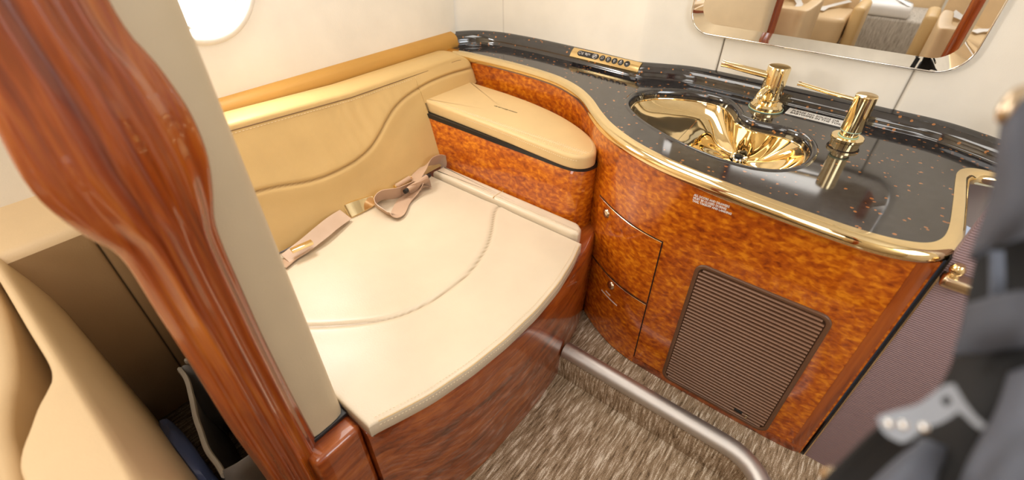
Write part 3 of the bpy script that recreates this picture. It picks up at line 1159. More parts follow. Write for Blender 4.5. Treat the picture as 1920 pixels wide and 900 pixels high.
# white notice on the granite
nt_ = empty('notice_label', (-0.1, 1.70, 0.8), 'white adhesive notice strip with dark capitals on the granite behind the gold pump', 'notice')
A = at_z(1471, 212, 0.801); Bp = at_z(1580, 239, 0.801)
angn = math.atan2(Bp.y - A.y, Bp.x - A.x)
Rn = Matrix.Translation(Vector((A.x, A.y, 0.8005))) @ Matrix.Rotation(angn, 4, 'Z')
bm = bmesh.new(); box(bm, 0, 0.205, 0, 0.058, 0, 0.0006)
bmesh.ops.transform(bm, verts=bm.verts[:], matrix=Rn)
obj('strip', bm, LABELW, nt_, smooth=False)
o = text_mesh('printed_text', ['PLEASE NO SOLIDS OR', 'BABYWIPES IN THE TOILET'], 0.021, INK, (0, 0, 0), Matrix.Identity(4), None, sx=0.64, bold=0.0003)
o.data.transform(Rn @ Matrix.Translation((0.012, 0.033, 0.0008)))
attach(o, nt_)

# ================================================================ SWITCH PANEL on the splash
sw = empty('switch_panel', (-0.89, 1.71, 0.83), 'gold switch plate with black round buttons set in the granite splash', 'switch panel')
# local frame: u along the wall, w up the slope
P0 = Vector((-1.045, 1.694, 0.8235)); P1 = Vector((-0.735, 1.682, 0.8235))
U_ = (P1 - P0).normalized()
W_ = Vector((0, 0.034, 0.0275)).normalized()
Nn = U_.cross(W_)
PL = (P1 - P0).length


def pp(u, w, h=0.0):
    # slightly bowed plate
    return P0 + U_ * u + W_ * w + Nn * (h + 0.004 * (1 - ((w - 0.021) / 0.021) ** 2))


bm = bmesh.new()
rows = []
for i in range(41):
    u = PL * i / 40
    rows.append([pp(u, w, -0.006) for w in (-0.002,)] + [pp(u, 0.042 * k / 10) for k in range(11)] + [pp(u, 0.044, -0.006)])
V = grid(bm, rows)
bm.faces.new(V[0]); bm.faces.new(V[-1])
obj('plate', bm, GOLDS, sw, ang=40)


def disc(cu, cw, ru, rw, h, mat, name, par, stad=0.0):
    bm = bmesh.new()
    top = []
    n = 32
    for k in range(n):
        a = 2 * PI * k / n
        du = ru * math.cos(a) + (stad if math.cos(a) > 0 else -stad)
        top.append((cu + du, cw + rw * math.sin(a)))
    A_ = [bm.verts.new(pp(u, w, 0)) for u, w in top]
    B_ = [bm.verts.new(pp(u, w, h)) for u, w in top]
    C_ = [bm.verts.new(pp(cu + (u - cu) * 0.9, cw + (w - cw) * 0.9, h * 1.3)) for u, w in top]
    for X, Y in ((A_, B_), (B_, C_)):
        for k in range(n): bm.faces.new((X[k], X[(k + 1) % n], Y[(k + 1) % n], Y[k]))
    bm.faces.new(C_)
    o = obj(name, bm, mat, None, ang=40)
    attach(o, par)
    return o


def strokes(name, par, polys, h=0.0026, r=0.0006):
    bm = bmesh.new()
    for pl in polys:
        tube(bm, [pp(u, w, h) for u, w in pl], r, seg=5)
    o = obj(name, bm, WHITE)
    attach(o, par)


def circ(cu, cw, r, n=16, a0=0, a1=360):
    return [(cu + r * math.cos(math.radians(a0 + (a1 - a0) * k / n)), cw + r * math.sin(math.radians(a0 + (a1 - a0) * k / n))) for k in range(n + 1)]


pill = disc(0.080, 0.021, 0.014, 0.0125, 0.0014, BLACK, 'indicator_window', sw, 0.036)
strokes('symbols', pill, [circ(0.043, 0.021, 0.006, 10, 60, 300), [(0.046, 0.016), (0.048, 0.026)], circ(0.055, 0.018, 0.003, 8), [(0.051, 0.026), (0.055, 0.022), (0.059, 0.026)],
                          circ(0.069, 0.023, 0.003, 8), circ(0.077, 0.018, 0.003, 8), circ(0.086, 0.022, 0.0033, 8), [(0.069, 0.017), (0.074, 0.024), (0.083, 0.025)],
                          circ(0.112, 0.020, 0.0095), [(0.105, 0.014), (0.119, 0.026)], circ(0.1145, 0.0225, 0.0035, 8), [(0.105, 0.021), (0.111, 0.021)], circ(0.109, 0.016, 0.003, 8)])
icons = [
    lambda c: [[(c - 0.004, 0.015), (c - 0.004, 0.025), (c + 0.004, 0.027), (c + 0.004, 0.018)], [(c - 0.003, 0.016), (c + 0.003, 0.018)]],
    lambda c: [circ(c, 0.022, 0.0045, 10, -20, 200), circ(c, 0.018, 0.0026, 8), [(c - 0.001, 0.013), (c + 0.001, 0.013)]],
    lambda c: [circ(c, 0.021, 0.0034, 10), [(c, 0.0175), (c, 0.013)]],
    lambda c: [circ(c, 0.026, 0.0016, 6), [(c, 0.024), (c - 0.003, 0.018), (c - 0.003, 0.013)], [(c, 0.024), (c + 0.003, 0.018), (c + 0.004, 0.013)], [(c - 0.004, 0.021), (c + 0.005, 0.022)]],
    lambda c: [[(c - 0.005, 0.020), (c + 0.005, 0.020)], [(c - 0.003, 0.0185), (c + 0.003, 0.0185)], [(c, 0.020), (c, 0.014)]],
]
for k, ic in enumerate(icons):
    cu = 0.147 + 0.0275 * k
    b_ = disc(cu, 0.021, 0.0115, 0.0125, 0.002, BLACK, 'button', sw)
    strokes('symbol', b_, ic(cu), 0.003)

# ================================================================ MIRROR
mi = empty('wall_mirror', (-0.22, 1.77, 1.25), 'frameless wall mirror with a wide glass edge and rounded corners above the gold taps', 'mirror')
MX0, MX1, MZ0, MZ1, MY = -0.607, 0.168, 0.972, 1.55, 1.772
bm = bmesh.new()
rings = []
bw = 0.034
for ins, dy in ((0.0, 0.012), (0.0, -0.009), (0.003, -0.012), (bw, -0.007)):
    rings.append([Vector((x, MY + dy, z)) for x, z in rrect(MX0 + ins, MX1 - ins, MZ0 + ins, MZ1 - ins, 0.075 - ins * 0.5, 10)])
rr = [list(t) for t in zip(*rings)]
grid(bm, rr + [rr[0]])
bmesh.ops.remove_doubles(bm, verts=bm.verts[:], dist=1e-6)
obj('bevel', bm, MIRR, mi, ang=10)
bm = bmesh.new()
tube(bm, [Vector((x, MY - 0.0105, z)) for x, z in rrect(MX0 + 0.001, MX1 - 0.001, MZ0 + 0.001, MZ1 - 0.001, 0.0745, 10)], 0.0032, closed=True, seg=10)  # chrome tube added to draw the bright outline of the glass edge
obj('bright_edge_line', bm, CHROME, mi)
bm = bmesh.new()
bm.faces.new([bm.verts.new((x, MY - 0.0071, z)) for x, z in rrect(MX0 + bw, MX1 - bw, MZ0 + bw, MZ1 - bw, 0.075 - bw * 0.5, 10)])
obj('glass', bm, MIRR, mi, smooth=False)

# ================================================================ GREY RAIL over the carpet step
fr_ = empty('floor_rail', (-0.2, 0.99, 0.0), 'brushed grey metal tube rail lying along the edge of the carpet step', 'rail')
bm = bmesh.new()
rp = [(-0.535, 0.990, 0.029), (-0.3, 0.990, 0.029), (0.05, 0.990, 0.029)] + [(0.05 + 0.16 * math.sin(math.radians(a)), 0.990 - 0.16 + 0.16 * math.cos(math.radians(a)), 0.029) for a in range(10, 81, 10)] + [(0.222, 0.74, 0.02), (0.228, 0.5, 0.0)]
tube(bm, [Vector(p) for p in rp], 0.0295, seg=28)
obj('tube', bm, STEEL, fr_, ang=50)
bm = bmesh.new()
tube(bm, [(-0.535, 0.990, 0.029), (-0.515, 0.990, 0.029)], 0.0303, seg=28)
obj('end_collar', bm, STEEL, fr_, ang=50)

# ================================================================ TAMBOUR panel right of the vanity
ta = empty('tambour_door', (0.45, 1.14, 0.0), 'dark purplish brown ribbed tambour panel right of the burl vanity', 'sliding door')
bm = bmesh.new()
box(bm, 0.249, 0.80, 1.128, 1.15, 0.0, 1.0, 0.002)
obj('ribbed_panel', bm, TAMB, ta)
bm = bmesh.new()
box(bm, 0.2455, 0.2495, 1.125, 1.152, 0.0, 0.79, 0.0)
obj('black_edge', bm, BLACK, ta, smooth=False)
bm = bmesh.new(); box(bm, 0.2495, 0.2535, 1.1265, 1.14, 0.0, 0.74)
obj('gold_edge', bm, CHAMP, ta, smooth=False)
br = empty('gold_bracket', (0.28, 1.12, 0.755), 'gold ball catch and bracket under the corner of the granite top', 'bracket')
bm = bmesh.new(); box(bm, 0.250, 0.315, 1.092, 1.129, 0.735, 0.762, 0.008)
obj('bracket_plate', bm, CHAMP, br)
bm = bmesh.new()
lathe(bm, [(0, 0.03), (0.008, 0.028), (0.013, 0.02), (0.013, 0.012), (0.009, 0.006), (0.011, 0.0), (0.011, -0.01)], (0.264, 1.108, 0.762), 24)
obj('ball', bm, GOLD, br)

# ================================================================ LEFT PARTITION with sculpted mahogany post
pa = empty('bulkhead_partition', (-1.1, 0.19, LOW), 'beige leather bulkhead partition at the left end of the bench', 'partition')
bm = bmesh.new()
loop = [(-1.59, 0.112), (-0.70, 0.112), (-0.680, 0.125), (-0.672, 0.16), (-0.672, 0.205), (-0.678, 0.228), (-0.70, 0.236), (-1.59, 0.236)]
lp = resample([Vector((x, y, 0)) for x, y in loop], 140, True)
PBOT = 0.436
V = [[bm.verts.new((p.x, p.y, z)) for p in lp] for z in (PBOT, PBOT + 0.006, 1.0, 1.5, CEILZ)]
for A_, B_ in zip(V, V[1:]):
    for k in range(len(lp)): bm.faces.new((A_[k], A_[(k + 1) % len(lp)], B_[(k + 1) % len(lp)], B_[k]))
bm.faces.new(V[0])
obj('leather_panel', bm, BEIGE, pa, ang=50)
bm = bmesh.new(); box(bm, -1.585, -0.69, 0.116, 0.230, LOW, PBOT - 0.001)
obj('lower_panel', bm, BEIGE, pa)
bm = bmesh.new(); box(bm, -0.72, -0.622, 0.118, 0.236, LOW, PBOT - 0.012, 0.014)
obj('wood_plinth', bm, BASEW, pa, label='glossy mahogany block below the beige panel')
bm = bmesh.new(); box(bm, -0.715, -0.668, 0.114, 0.234, PBOT - 0.012, PBOT, 0.002)
obj('dark_gap', bm, BLACK, pa)

K = 1.0
po = empty('partition_post', (-0.66, 0.10, LOW), 'glossy sculpted mahogany post with wavy edges capping the partition', 'post')
bm = bmesh.new()
# half-profile across y at each height, with long flutes and a belly
RIGHT = [(-0.10, 0.160), (0.245, 0.159), (0.560, 0.153), (0.757, 0.152), (0.872, 0.155), (0.967, 0.158), (1.014, 0.163), (1.057, 0.177), (1.107, 0.189), (1.159, 0.191), (1.202, 0.185), (1.236, 0.177), (1.260, 0.168), (1.298, 0.163), (1.36, 0.165), (1.45, 0.178), (1.6, 0.17), (2.0, 0.16)]
LEFT = [(-0.10, 0.045), (0.430, 0.041), (0.606, 0.039), (0.760, 0.043), (0.830, 0.044), (0.912, 0.045), (0.991, 0.047), (1.029, 0.043), (1.055, 0.031), (1.076, 0.024), (1.107, 0.016), (1.145, 0.013), (1.203, 0.020), (1.27, 0.03), (1.36, 0.028), (1.45, 0.02), (1.6, 0.03), (2.0, 0.03)]
rs = spline([(0, y, z) for z, y in RIGHT], 6); ls = spline([(0, y, z) for z, y in LEFT], 6)
rl = [(H - (H - p.z) * K, p.y * K) for p in rs]; ll = [(H - (H - p.z) * K, p.y * K) for p in ls]
rows = []
NZ = 150
for i in range(NZ + 1):
    z = LOW + (CEILZ - LOW) * i / NZ
    yr, yl = lerp_path(rl, z), lerp_path(ll, z)
    row = []
    n = 60
    for k in range(n + 1):
        s = k / n
        y = yl + (yr - yl) * s
        bow = math.sin(PI * (0.02 + 0.96 * s)) ** 0.55
        wob = 0.03 * math.sin(z * 5.0 + 1.2)
        fl = 0.0040 * math.sin(2 * PI * (s + wob) * 4.2) * min(1, 6 * s, 6 * (1 - s))
        belly = 0.010 * math.exp(-((z - 1.13) / 0.12) ** 2)
        row.append(Vector((-0.684 + (0.036 + belly) * bow + fl, y, z)))
    row = [Vector((-0.73, yl + 0.012, z)), Vector((-0.70, yl + 0.001, z))] + row + [Vector((-0.70, yr - 0.001, z)), Vector((-0.73, yr - 0.012, z))]
    rows.append(row)
V = grid(bm, rows)
bm.faces.new(V[0])
obj('carved_post', bm, POSTW, po, ang=60)

# right partition across the aisle with its post (seen in the mirror)
pr_ = empty('aisle_partition', (0.6, 0.1, LOW), 'beige partition with a mahogany edge reflected at the right of the mirror', 'partition')
bm = bmesh.new(); box(bm, 0.245, 1.15, 0.03, 0.10, LOW, CEILZ, 0.01)
obj('leather_panel', bm, BEIGE, pr_)
bm = bmesh.new()
tube(bm, [Vector((0.232, 0.065, z)) for z in (LOW, 0.5, 1.0, 1.5, CEILZ)], 0.036, seg=24)
obj('wood_edge', bm, POSTW, pr_)

# ================================================================ CABIN side, left foreground
le = empty('side_ledge', (-1.5, -1.5, LOW), 'cream and taupe leather side ledge below the cabin wall beside the post', 'ledge')
bm = bmesh.new()
rows = []
for y in (-3.0, -2.0, -1.0, -0.5, -0.2, 0.0, 0.06, 0.111):
    rows.append([Vector((-1.60, y, 0.752)), Vector((-1.50, y, 0.75)), Vector((-1.40, y, 0.746)), Vector((-1.378, y, 0.737)), Vector((-1.372, y, 0.72))])
grid(bm, rows)
obj('ledge_top', bm, CHAIRL, le, ang=70)
bm = bmesh.new()
rows = []
ysd = [-3 + 0.1 * k for k in range(30)] + [0.0, 0.03, 0.055, 0.063, 0.066, 0.068, 0.070, 0.072, 0.075, 0.09, 0.111]
for y in ysd:
    g = 0.006 * math.exp(-((y - 0.069) / 0.003) ** 2)
    rows.append([Vector((-1.372 - g, y, 0.72)), Vector((-1.376 - g, y, 0.6)), Vector((-1.40 - g, y, 0.35)), Vector((-1.46 - g, y, 0.1)), Vector((-1.53 - g, y, LOW))])
grid(bm, rows)
o = obj('side_panel', bm, TAUPE, le, ang=70)
set_seam(o, lambda v: math.exp(-((v.y - 0.069) / 0.0022) ** 2))


def chair_back_facing(loc, label, cat, group=None, flip=1):
    """club chair seen from behind; local origin at floor below the rear shell centre, rear at y=0, faces -y"""
    t = empty('club_chair', loc, label, cat, group)
    return t


# chair whose back is turned to the lavatory: shell, armrest, cushion
ch = empty('club_chair', (-1.0, -0.35, LOW), 'beige leather club chair in the near left corner with its back to the post', 'chair')
HZ = 0.75
# plan outline of shell top: thin wing to the left, broad armrest towards the aisle
SH = [(-1.50, -0.108), (-1.25, -0.105), (-1.05, -0.104), (-0.93, -0.103), (-0.885, -0.109), (-0.862, -0.121), (-0.835, -0.139), (-0.80, -0.156), (-0.768, -0.172), (-0.73, -0.181), (-0.66, -0.180), (-0.61, -0.190), (-0.590, -0.26), (-0.588, -0.58), (-0.580, -0.64), (-0.555, -0.66), (-0.530, -0.63),
      (-0.52, -0.40), (-0.522, -0.20), (-0.530, -0.10), (-0.548, -0.066), (-0.60, -0.056), (-0.80, -0.056), (-1.05, -0.057), (-1.30, -0.060), (-1.49, -0.066), (-1.51, -0.088)]
loop = resample(spline([(x, y, 0) for x, y in SH], 6, True), 220, True)


def lean(p, z):
    if p.y < -0.095: return 0
    f = min(1, max(0, (-0.53 - p.x) / 0.05)) * min(1, (p.y + 0.095) / 0.02)
    return 0.030 * f * max(0, min(1, (z - 0.54) / 0.21)) ** 1.6


bm = bmesh.new()
rings = []
Rr = 0.008
for z, k in ((0.05, 0), (0.25, 0), (0.45, 0), (0.54, 0), (0.60, 0), (0.65, 0), (0.69, 0), (0.72, 0), (HZ - Rr, 0)):
    # the rear face leans out below the top edge
    ring = []
    for p in loop:
        ring.append(Vector((p.x, p.y - lean(p, z), z)))
    rings.append(ring)
for a in (22, 45, 67, 90):
    a = math.radians(a)
    rings.append([Vector((q.x, q.y - lean(p, HZ), HZ - Rr + Rr * math.sin(a))) for p, q in zip(loop, offset_loop(loop, Rr * (1 - math.cos(a))))])
V = [[bm.verts.new(p) for p in r] for r in rings]
nl = len(loop)
for A_, B_ in zip(V, V[1:]):
    for k in range(nl): bm.faces.new((A_[k], A_[(k + 1) % nl], B_[(k + 1) % nl], B_[k]))
es = [bm.edges.get((V[-1][k], V[-1][(k + 1) % nl])) for k in range(nl)]
bmesh.ops.triangle_fill(bm, edges=es, use_beauty=True)
obj('shell', bm, CHAIRL, ch, ang=60)
bm = bmesh.new()
loop = resample(spline([(x, y, 0) for x, y in [(-1.47, -0.120), (-1.345, -0.121), (-1.22, -0.124), (-1.09, -0.136), (-1.0, -0.152), (-0.945, -0.168), (-0.88, -0.182), (-0.82, -0.187), (-0.76, -0.192), (-0.68, -0.200), (-0.64, -0.215), (-0.62, -0.27), (-0.63, -0.34), (-0.75, -0.38), (-1.05, -0.39), (-1.40, -0.38), (-1.48, -0.30), (-1.49, -0.18)]], 6, True), 160, True)
pad_from_loop(bm, loop, 0.36, 0.715, 0.022, 6, dome=0.03)
obj('backrest', bm, CHAIRL, ch, ang=60)
bm = bmesh.new()
loop = resample([Vector(p) for p in ((-1.46, -0.30, 0), (-0.78, -0.30, 0), (-0.77, -0.78, 0), (-0.83, -0.84, 0), (-1.40, -0.84, 0), (-1.46, -0.78, 0))], 100, True)
pad_from_loop(bm, loop, 0.24, 0.38, 0.03, 5, dome=0.01)
obj('seat_cushion', bm, CHAIRL, ch, ang=60)
bm = bmesh.new(); box(bm, -1.40, -0.70, -0.62, -0.13, LOW, 0.24, 0.02)
obj('base', bm, BLACK, ch)

# twin chair on the other side of the aisle (reflected): same parts, mirrored


def copy_tree(o, parent=None):
    c_ = o.copy(); COL.objects.link(c_)
    if parent:
        c_.parent = parent
        c_.matrix_parent_inverse = o.matrix_parent_inverse.copy()
    for k in list(o.children):
        copy_tree(k, c_)
    return c_


ch2 = copy_tree(ch)
ch2.location = (0.60, -0.35, LOW)
ch2.scale = (-1, 1, 1)
ch2['label'] = 'beige chair back at the right edge of the mirror reflection beside the mahogany strip'

# facing club chairs down the cabin (reflected in the mirror)


def facing_chair():
    t = empty('cabin_seat', (0, 0, LOW), '', 'seat', 'cabin seats reflected in the mirror')
    def ob(name, bm, m): return obj(name, bm, m, t, ang=60)
    W = 0.30
    bm = bmesh.new()
    lp = resample([Vector(p) for p in ((-W, 0, 0), (W, 0, 0), (W, 0.50, 0), (W - 0.04, 0.55, 0), (-W + 0.04, 0.55, 0), (-W, 0.50, 0))], 90, True)
    pad_from_loop(bm, lp, 0.30, 0.50, 0.035, 5, dome=0.015)
    ob('seat_cushion', bm, CHAIRL)
    bm = bmesh.new()
    rows = []
    for i in range(13):
        z = 0.46 + 0.62 * i / 12
        yb = 0.04 - 0.20 * i / 12
        w = W * (1 - 0.12 * (i / 12) ** 3)
        row = []
        for k in range(17):
            s = -1 + 2 * k / 16
            row.append(Vector((w * s, yb + 0.035 * math.cos(s * PI / 2) * (1 if i < 12 else 0.2), z)))
        for k in range(16, -1, -1):
            s = -1 + 2 * k / 16
            row.append(Vector((w * s, yb - 0.09, z)))
        rows.append(row)
    V = grid(bm, rows, wrap=True)
    bm.faces.new(V[0]); bm.faces.new(V[-1])
    ob('backrest', bm, CHAIRL)
    for sx in (-1, 1):
        bm = bmesh.new()
        x0, x1 = sorted((sx * (W + 0.01), sx * (W + 0.10)))
        box(bm, x0, x1, -0.02, 0.42, 0.18, 0.58, 0.03)
        ob('armrest', bm, PADL)
        bm = bmesh.new()
        ribbon(bm, [Vector((sx * 0.24, 0.06, 0.56)), Vector((sx * 0.16, 0.12, 0.535)), Vector((sx * 0.10, 0.30, 0.53)), Vector((sx * 0.09, 0.42, 0.525))], [(1, 0.5, 0)] * 4, 0.05)
        ob('belt', bm, PILLOW)
    bm = bmesh.new(); box(bm, -W + 0.02, W - 0.02, 0.02, 0.48, 0.0, 0.30, 0.02)
    ob('base', bm, BEIGE)
    return t


cs = facing_chair()
cs.location = (-0.72, -1.85, LOW)
cs['label'] = 'cream cabin seat reflected in the mirror, left of the carpeted aisle'
c2 = copy_tree(cs); c2.location = (0.47, -1.85, LOW)
c2['label'] = 'cream cabin seat reflected in the mirror, right of the carpeted aisle'
# aft bench with a white pillow
ab = empty('aft_bench', (-0.26, -3.2, LOW), 'beige bench at the end of the aisle reflected in the mirror', 'bench')
bm = bmesh.new(); box(bm, -0.72, 0.2, -3.55, -2.75, LOW, 0.30, 0.03)
obj('bench_seat', bm, CARPL, ab)
bm = bmesh.new(); box(bm, -0.72, 0.2, -3.75, -3.55, LOW, 0.95, 0.05)
obj('bench_back', bm, CHAIRL, ab)
bm = bmesh.new()
lp = resample([Vector(p) for p in ((-0.52, -3.02, 0), (-0.04, -3.02, 0), (-0.04, -2.76, 0), (-0.52, -2.76, 0))], 80, True)
pad_from_loop(bm, lp, 0.30, 0.42, 0.05, 5, dome=0.04)
tag(obj('pillow', bm, PILLOW), 'white pillow on the far bench, reflected in the mirror', 'pillow')

# ================================================================ BAG between chair and partition
bg = empty('grey_bag', (-1.0, 0.03, LOW), 'open grey leather bag with pale binding standing behind the near chair', 'bag')
bm = bmesh.new()
bz = 0.25
bz = 0.27
far_l = at_z(338, 694, bz); near_l = at_z(412, 886, bz)


def bagpt(s, side, z):
    """s 0..1 along the bag from far to near, side 0 = chair side, 1 = partition side"""
    e = far_l.lerp(near_l, s)
    w = 0.015 + 0.10 * min(1, 4 * (0.02 + s))
    bulge = 0.018 * math.sin(PI * min(1, max(0, (bz - z) / 0.35)))
    y = e.y + 0.008 * math.sin(s * 7) + (w + bulge if side else -bulge)
    y = max(-0.047, min(y, 0.106))
    return Vector((e.x, y + 0.004 * noise.noise(Vector((s * 5, z * 9, side * 3))), z))


ns = 30
zsb = [LOW + 0.005, 0.0, 0.08, 0.15, 0.22, bz]
for side in (0, 1):
    rows = []
    for i in range(ns + 1):
        s = i / ns
        rows.append([bagpt(s, side, z + (0.02 * math.sin(s * 5 + side) if z == bz else 0)) for z in zsb])
    grid(bm, rows)
for s in (0, 1):
    rows = [[bagpt(s, 0, z).lerp(bagpt(s, 1, z), q / 4) + Vector(((0.012 if s else -0.012) * math.sin(PI * q / 4), 0, 0.0)) for z in zsb] for q in range(5)]
    grid(bm, rows)
bo_ = obj('bag_body', bm, BAGG, bg, ang=70)
md = bo_.modifiers.new('thickness', 'SOLIDIFY'); md.thickness = 0.003
bm = bmesh.new()
for side in (0, 1):
    path = [bagpt(i / ns, side, bz + 0.02 * math.sin(i / ns * 5 + side)) for i in range(ns + 1)]
    tube(bm, path, 0.007, seg=8, flat=1.6)
obj('binding', bm, BAGT, bg)
# dark blue folded cloth beside the bag
cl = empty('navy_pouch', (-1.1, -0.03, LOW), 'dark blue folded pouch lying between the chair and the grey bag', 'pouch')
bm = bmesh.new()
rows = []
for i in range(13):
    t = i / 12
    q0 = Vector((-1.22 + 0.34 * t, -0.048, 0.16 + 0.04 * math.sin(3 * t)))
    ring = []
    for k in range(14):
        a = 2 * PI * k / 14
        rr_ = (0.6 + 0.4 * math.sin(PI * (0.1 + 0.8 * t))) * (1 + 0.25 * noise.noise(Vector((t * 4, k * 0.9, 2))))
        ring.append(q0 + Vector((0, 0.024 * rr_ * math.cos(a), 0.055 * rr_ * math.sin(a))))
    rows.append(ring)
V = grid(bm, rows, wrap=True)
bm.faces.new(V[0]); bm.faces.new(V[-1])
obj('pouch_body', bm, NAVY, cl, ang=60)

# ================================================================ SEAT BELT
be = empty('seat_belt', (-1.22, 0.8, 0.46), 'rose beige lap belt with a gold buckle lying where bench seat meets backrest', 'seat belt')


def strap(ctrl, width, name='webbing', mat=WEB, n=10, label=None):
    pts = spline([c[:3] for c in ctrl], n)
    dd = spline([c[3:6] for c in ctrl], n)
    bm = bmesh.new()
    ribbon(bm, pts, dd, width, 0.0011)
    return obj(name, bm, mat, be, ang=50, label=label)


def S(px, py, z=0.465): return at_z(px, py, z)


def C6(px, py, z, d): p = S(px, py, z); return (p.x, p.y, p.z) + d


# left, sewn end up to the buckle
strap([C6(535, 485, 0.464, (0.9, -0.2, -0.1)), C6(568, 463, 0.474, (0.85, -0.1, -0.4)), C6(598, 439, 0.486, (0.8, -0.1, -0.55)), C6(624, 418, 0.487, (0.8, -0.1, -0.55)), C6(648, 402, 0.478, (0.85, -0.1, -0.4))], 0.050, 'sewn_webbing', WEBS, label='double sewn pale webbing')
strap([C6(528, 500, 0.460, (1, -0.2, 0.1)), C6(552, 480, 0.462, (1, -0.2, 0.1)), C6(575, 465, 0.464, (1, -0.3, 0.2))], 0.040)
# right, from behind the corner down to the slider
strap([C6(838, 312, 0.462, (0.55, 0.2, 0.8)), C6(826, 300, 0.492, (0.4, 0.3, 0.85)), C6(805, 304, 0.512, (0.5, 0.5, 0.75)), C6(788, 322, 0.496, (0.75, 0.5, 0.4)), C6(775, 340, 0.478, (0.8, 0.45, 0.2))], 0.054)
# folded loop of loose webbing
strap([C6(772, 350, 0.472, (0.3, 0.2, 0.9)), C6(745, 362, 0.482, (0.3, 0.1, 0.95)), C6(716, 366, 0.492, (0.3, -0.2, 0.9)), C6(703, 378, 0.487, (0.5, -0.3, 0.8)), C6(712, 390, 0.475, (0.8, -0.3, 0.4)), C6(730, 402, 0.464, (0.9, 0.0, 0.25)),
       C6(744, 402, 0.461, (0.9, 0.4, 0.1)), C6(757, 378, 0.461, (0.9, 0.3, 0.05)), C6(775, 362, 0.464, (0.8, 0.3, 0.3)), C6(792, 350, 0.470, (0.5, 0.3, 0.8)), C6(796, 345, 0.478, (0.3, 0.3, 0.9)), C6(786, 350, 0.482, (0.3, 0.2, 0.9)), C6(768, 358, 0.476, (0.3, 0.2, 0.9))], 0.054)
# buckle: tapered gold lid
bm = bmesh.new()
A = S(648, 398, 0.472); Bq = S(702, 375, 0.472)
ax = (Bq - A).normalized(); up_ = Vector((0.78, -0.15, 0.60)).normalized(); sd_ = ax.cross(up_).normalized(); up_ = sd_.cross(ax).normalized()
Lb = (Bq - A).length
prof = []
rows = []
for t, w, h in ((0, 0.027, 0.010), (0.06, 0.028, 0.013), (0.3, 0.027, 0.015), (0.7, 0.023, 0.012), (0.95, 0.019, 0.008), (1.0, 0.018, 0.006)):
    q0 = A + ax * Lb * t
    rows.append([q0 + sd_ * w * sx + up_ * h * sz for sx, sz in ((-1, -0.6), (-1, 0.5), (-0.85, 1), (0.85, 1), (1, 0.5), (1, -0.6))])
V = grid(bm, rows, wrap=True)
bm.faces.new(V[0]); bm.faces.new(V[-1])
bk = obj('buckle', bm, GOLD, be, ang=25)
bm = bmesh.new()
tube(bm, [A - ax * 0.008 - sd_ * 0.02, A - ax * 0.008 + sd_ * 0.02], 0.006, seg=12)
obj('pivot_bar', bm, CHROME, be)
bm = bmesh.new()
q = S(566, 462, 0.490); ax2 = (S(582, 455, 0.490) - q).normalized()
box(bm, -0.034, 0.034, -0.009, 0.009, -0.006, 0.006, 0.002)
M = Matrix(((ax2.x, -ax2.y, 0, 0), (ax2.y, ax2.x, 0, 0), (0, 0, 1, 0), (0, 0, 0, 1)))
bmesh.ops.transform(bm, verts=bm.verts[:], matrix=Matrix.Translation(q) @ M)
obj('adjuster_bar', bm, GOLD, be, ang=25)
# two wrapped bars of the slider
for (x0, y0), (x1, y1), zz in (((742, 350), (768, 334), 0.487), ((764, 356), (800, 332), 0.492)):
    a_, b_2 = S(x0, y0, zz), S(x1, y1, zz)
    bm = bmesh.new()
    tube(bm, [a_, b_2], 0.0095, seg=18)
    bar = obj('wrapped_bar', bm, WEB, be, ang=50)
    dv = (b_2 - a_).normalized()
    black = zz > 0.49
    for p_, s_ in ((a_, -1), (b_2, 1)):
        bm = bmesh.new()
        tube(bm, [p_ + dv * s_ * 0.001, p_ + dv * s_ * (0.016 if black else 0.005)], 0.0085, seg=16)
        g = obj('bar_end', bm, BLACK if black else GOLD, bar, ang=50)
bm = bmesh.new()
a_, b_2 = S(700, 377, 0.470), S(772, 346, 0.474)
ribbon(bm, [a_, a_.lerp(b_2, 0.5), b_2], [(0.75, 0.3, 0.55)] * 3, 0.026, 0.0015)
obj('tongue', bm, GOLD, be)

# ================================================================ HANGING BAG at the right edge
HK = 0.62
hb = empty('hanging_bag', (0.15, 0.34, 1.05), 'dark grey fabric bag with black straps hanging at the right edge of the picture', 'bag')


def sheet(name, rows, mat, amp=0.006, fs=9.0, th=0.006, sub=5, seed=0.0, parent=None):
    """a hanging cloth panel through control points given as (px, py, distance)"""
    ctrl = [[at_d(p[0], p[1], p[2] * HK) for p in r] for r in rows]
    hor = [spline(r, sub) for r in ctrl]
    m = len(hor[0])
    cols_ = [spline([r[k] for r in hor], sub) for k in range(m)]
    bm = bmesh.new()
    g_ = []
    for c_ in cols_:
        line = []
        for p in c_:
            d = (p - CAM).normalized()
            nn_ = noise.noise(Vector((p.x * fs * 3.5 + seed, p.y * fs * 1.6, p.z * fs * 1.5))) + 0.5 * noise.noise(Vector((p.x * fs * 6.5 + seed, p.y * fs * 3.2, p.z * fs * 3.2)))
            line.append(p + d * amp * HK * nn_)
        g_.append(line)
    grid(bm, g_)
    o = obj(name, bm, mat, parent or hb, ang=80)
    md = o.modifiers.new('thickness', 'SOLIDIFY'); md.thickness = th * HK; md.offset = 1
    return o


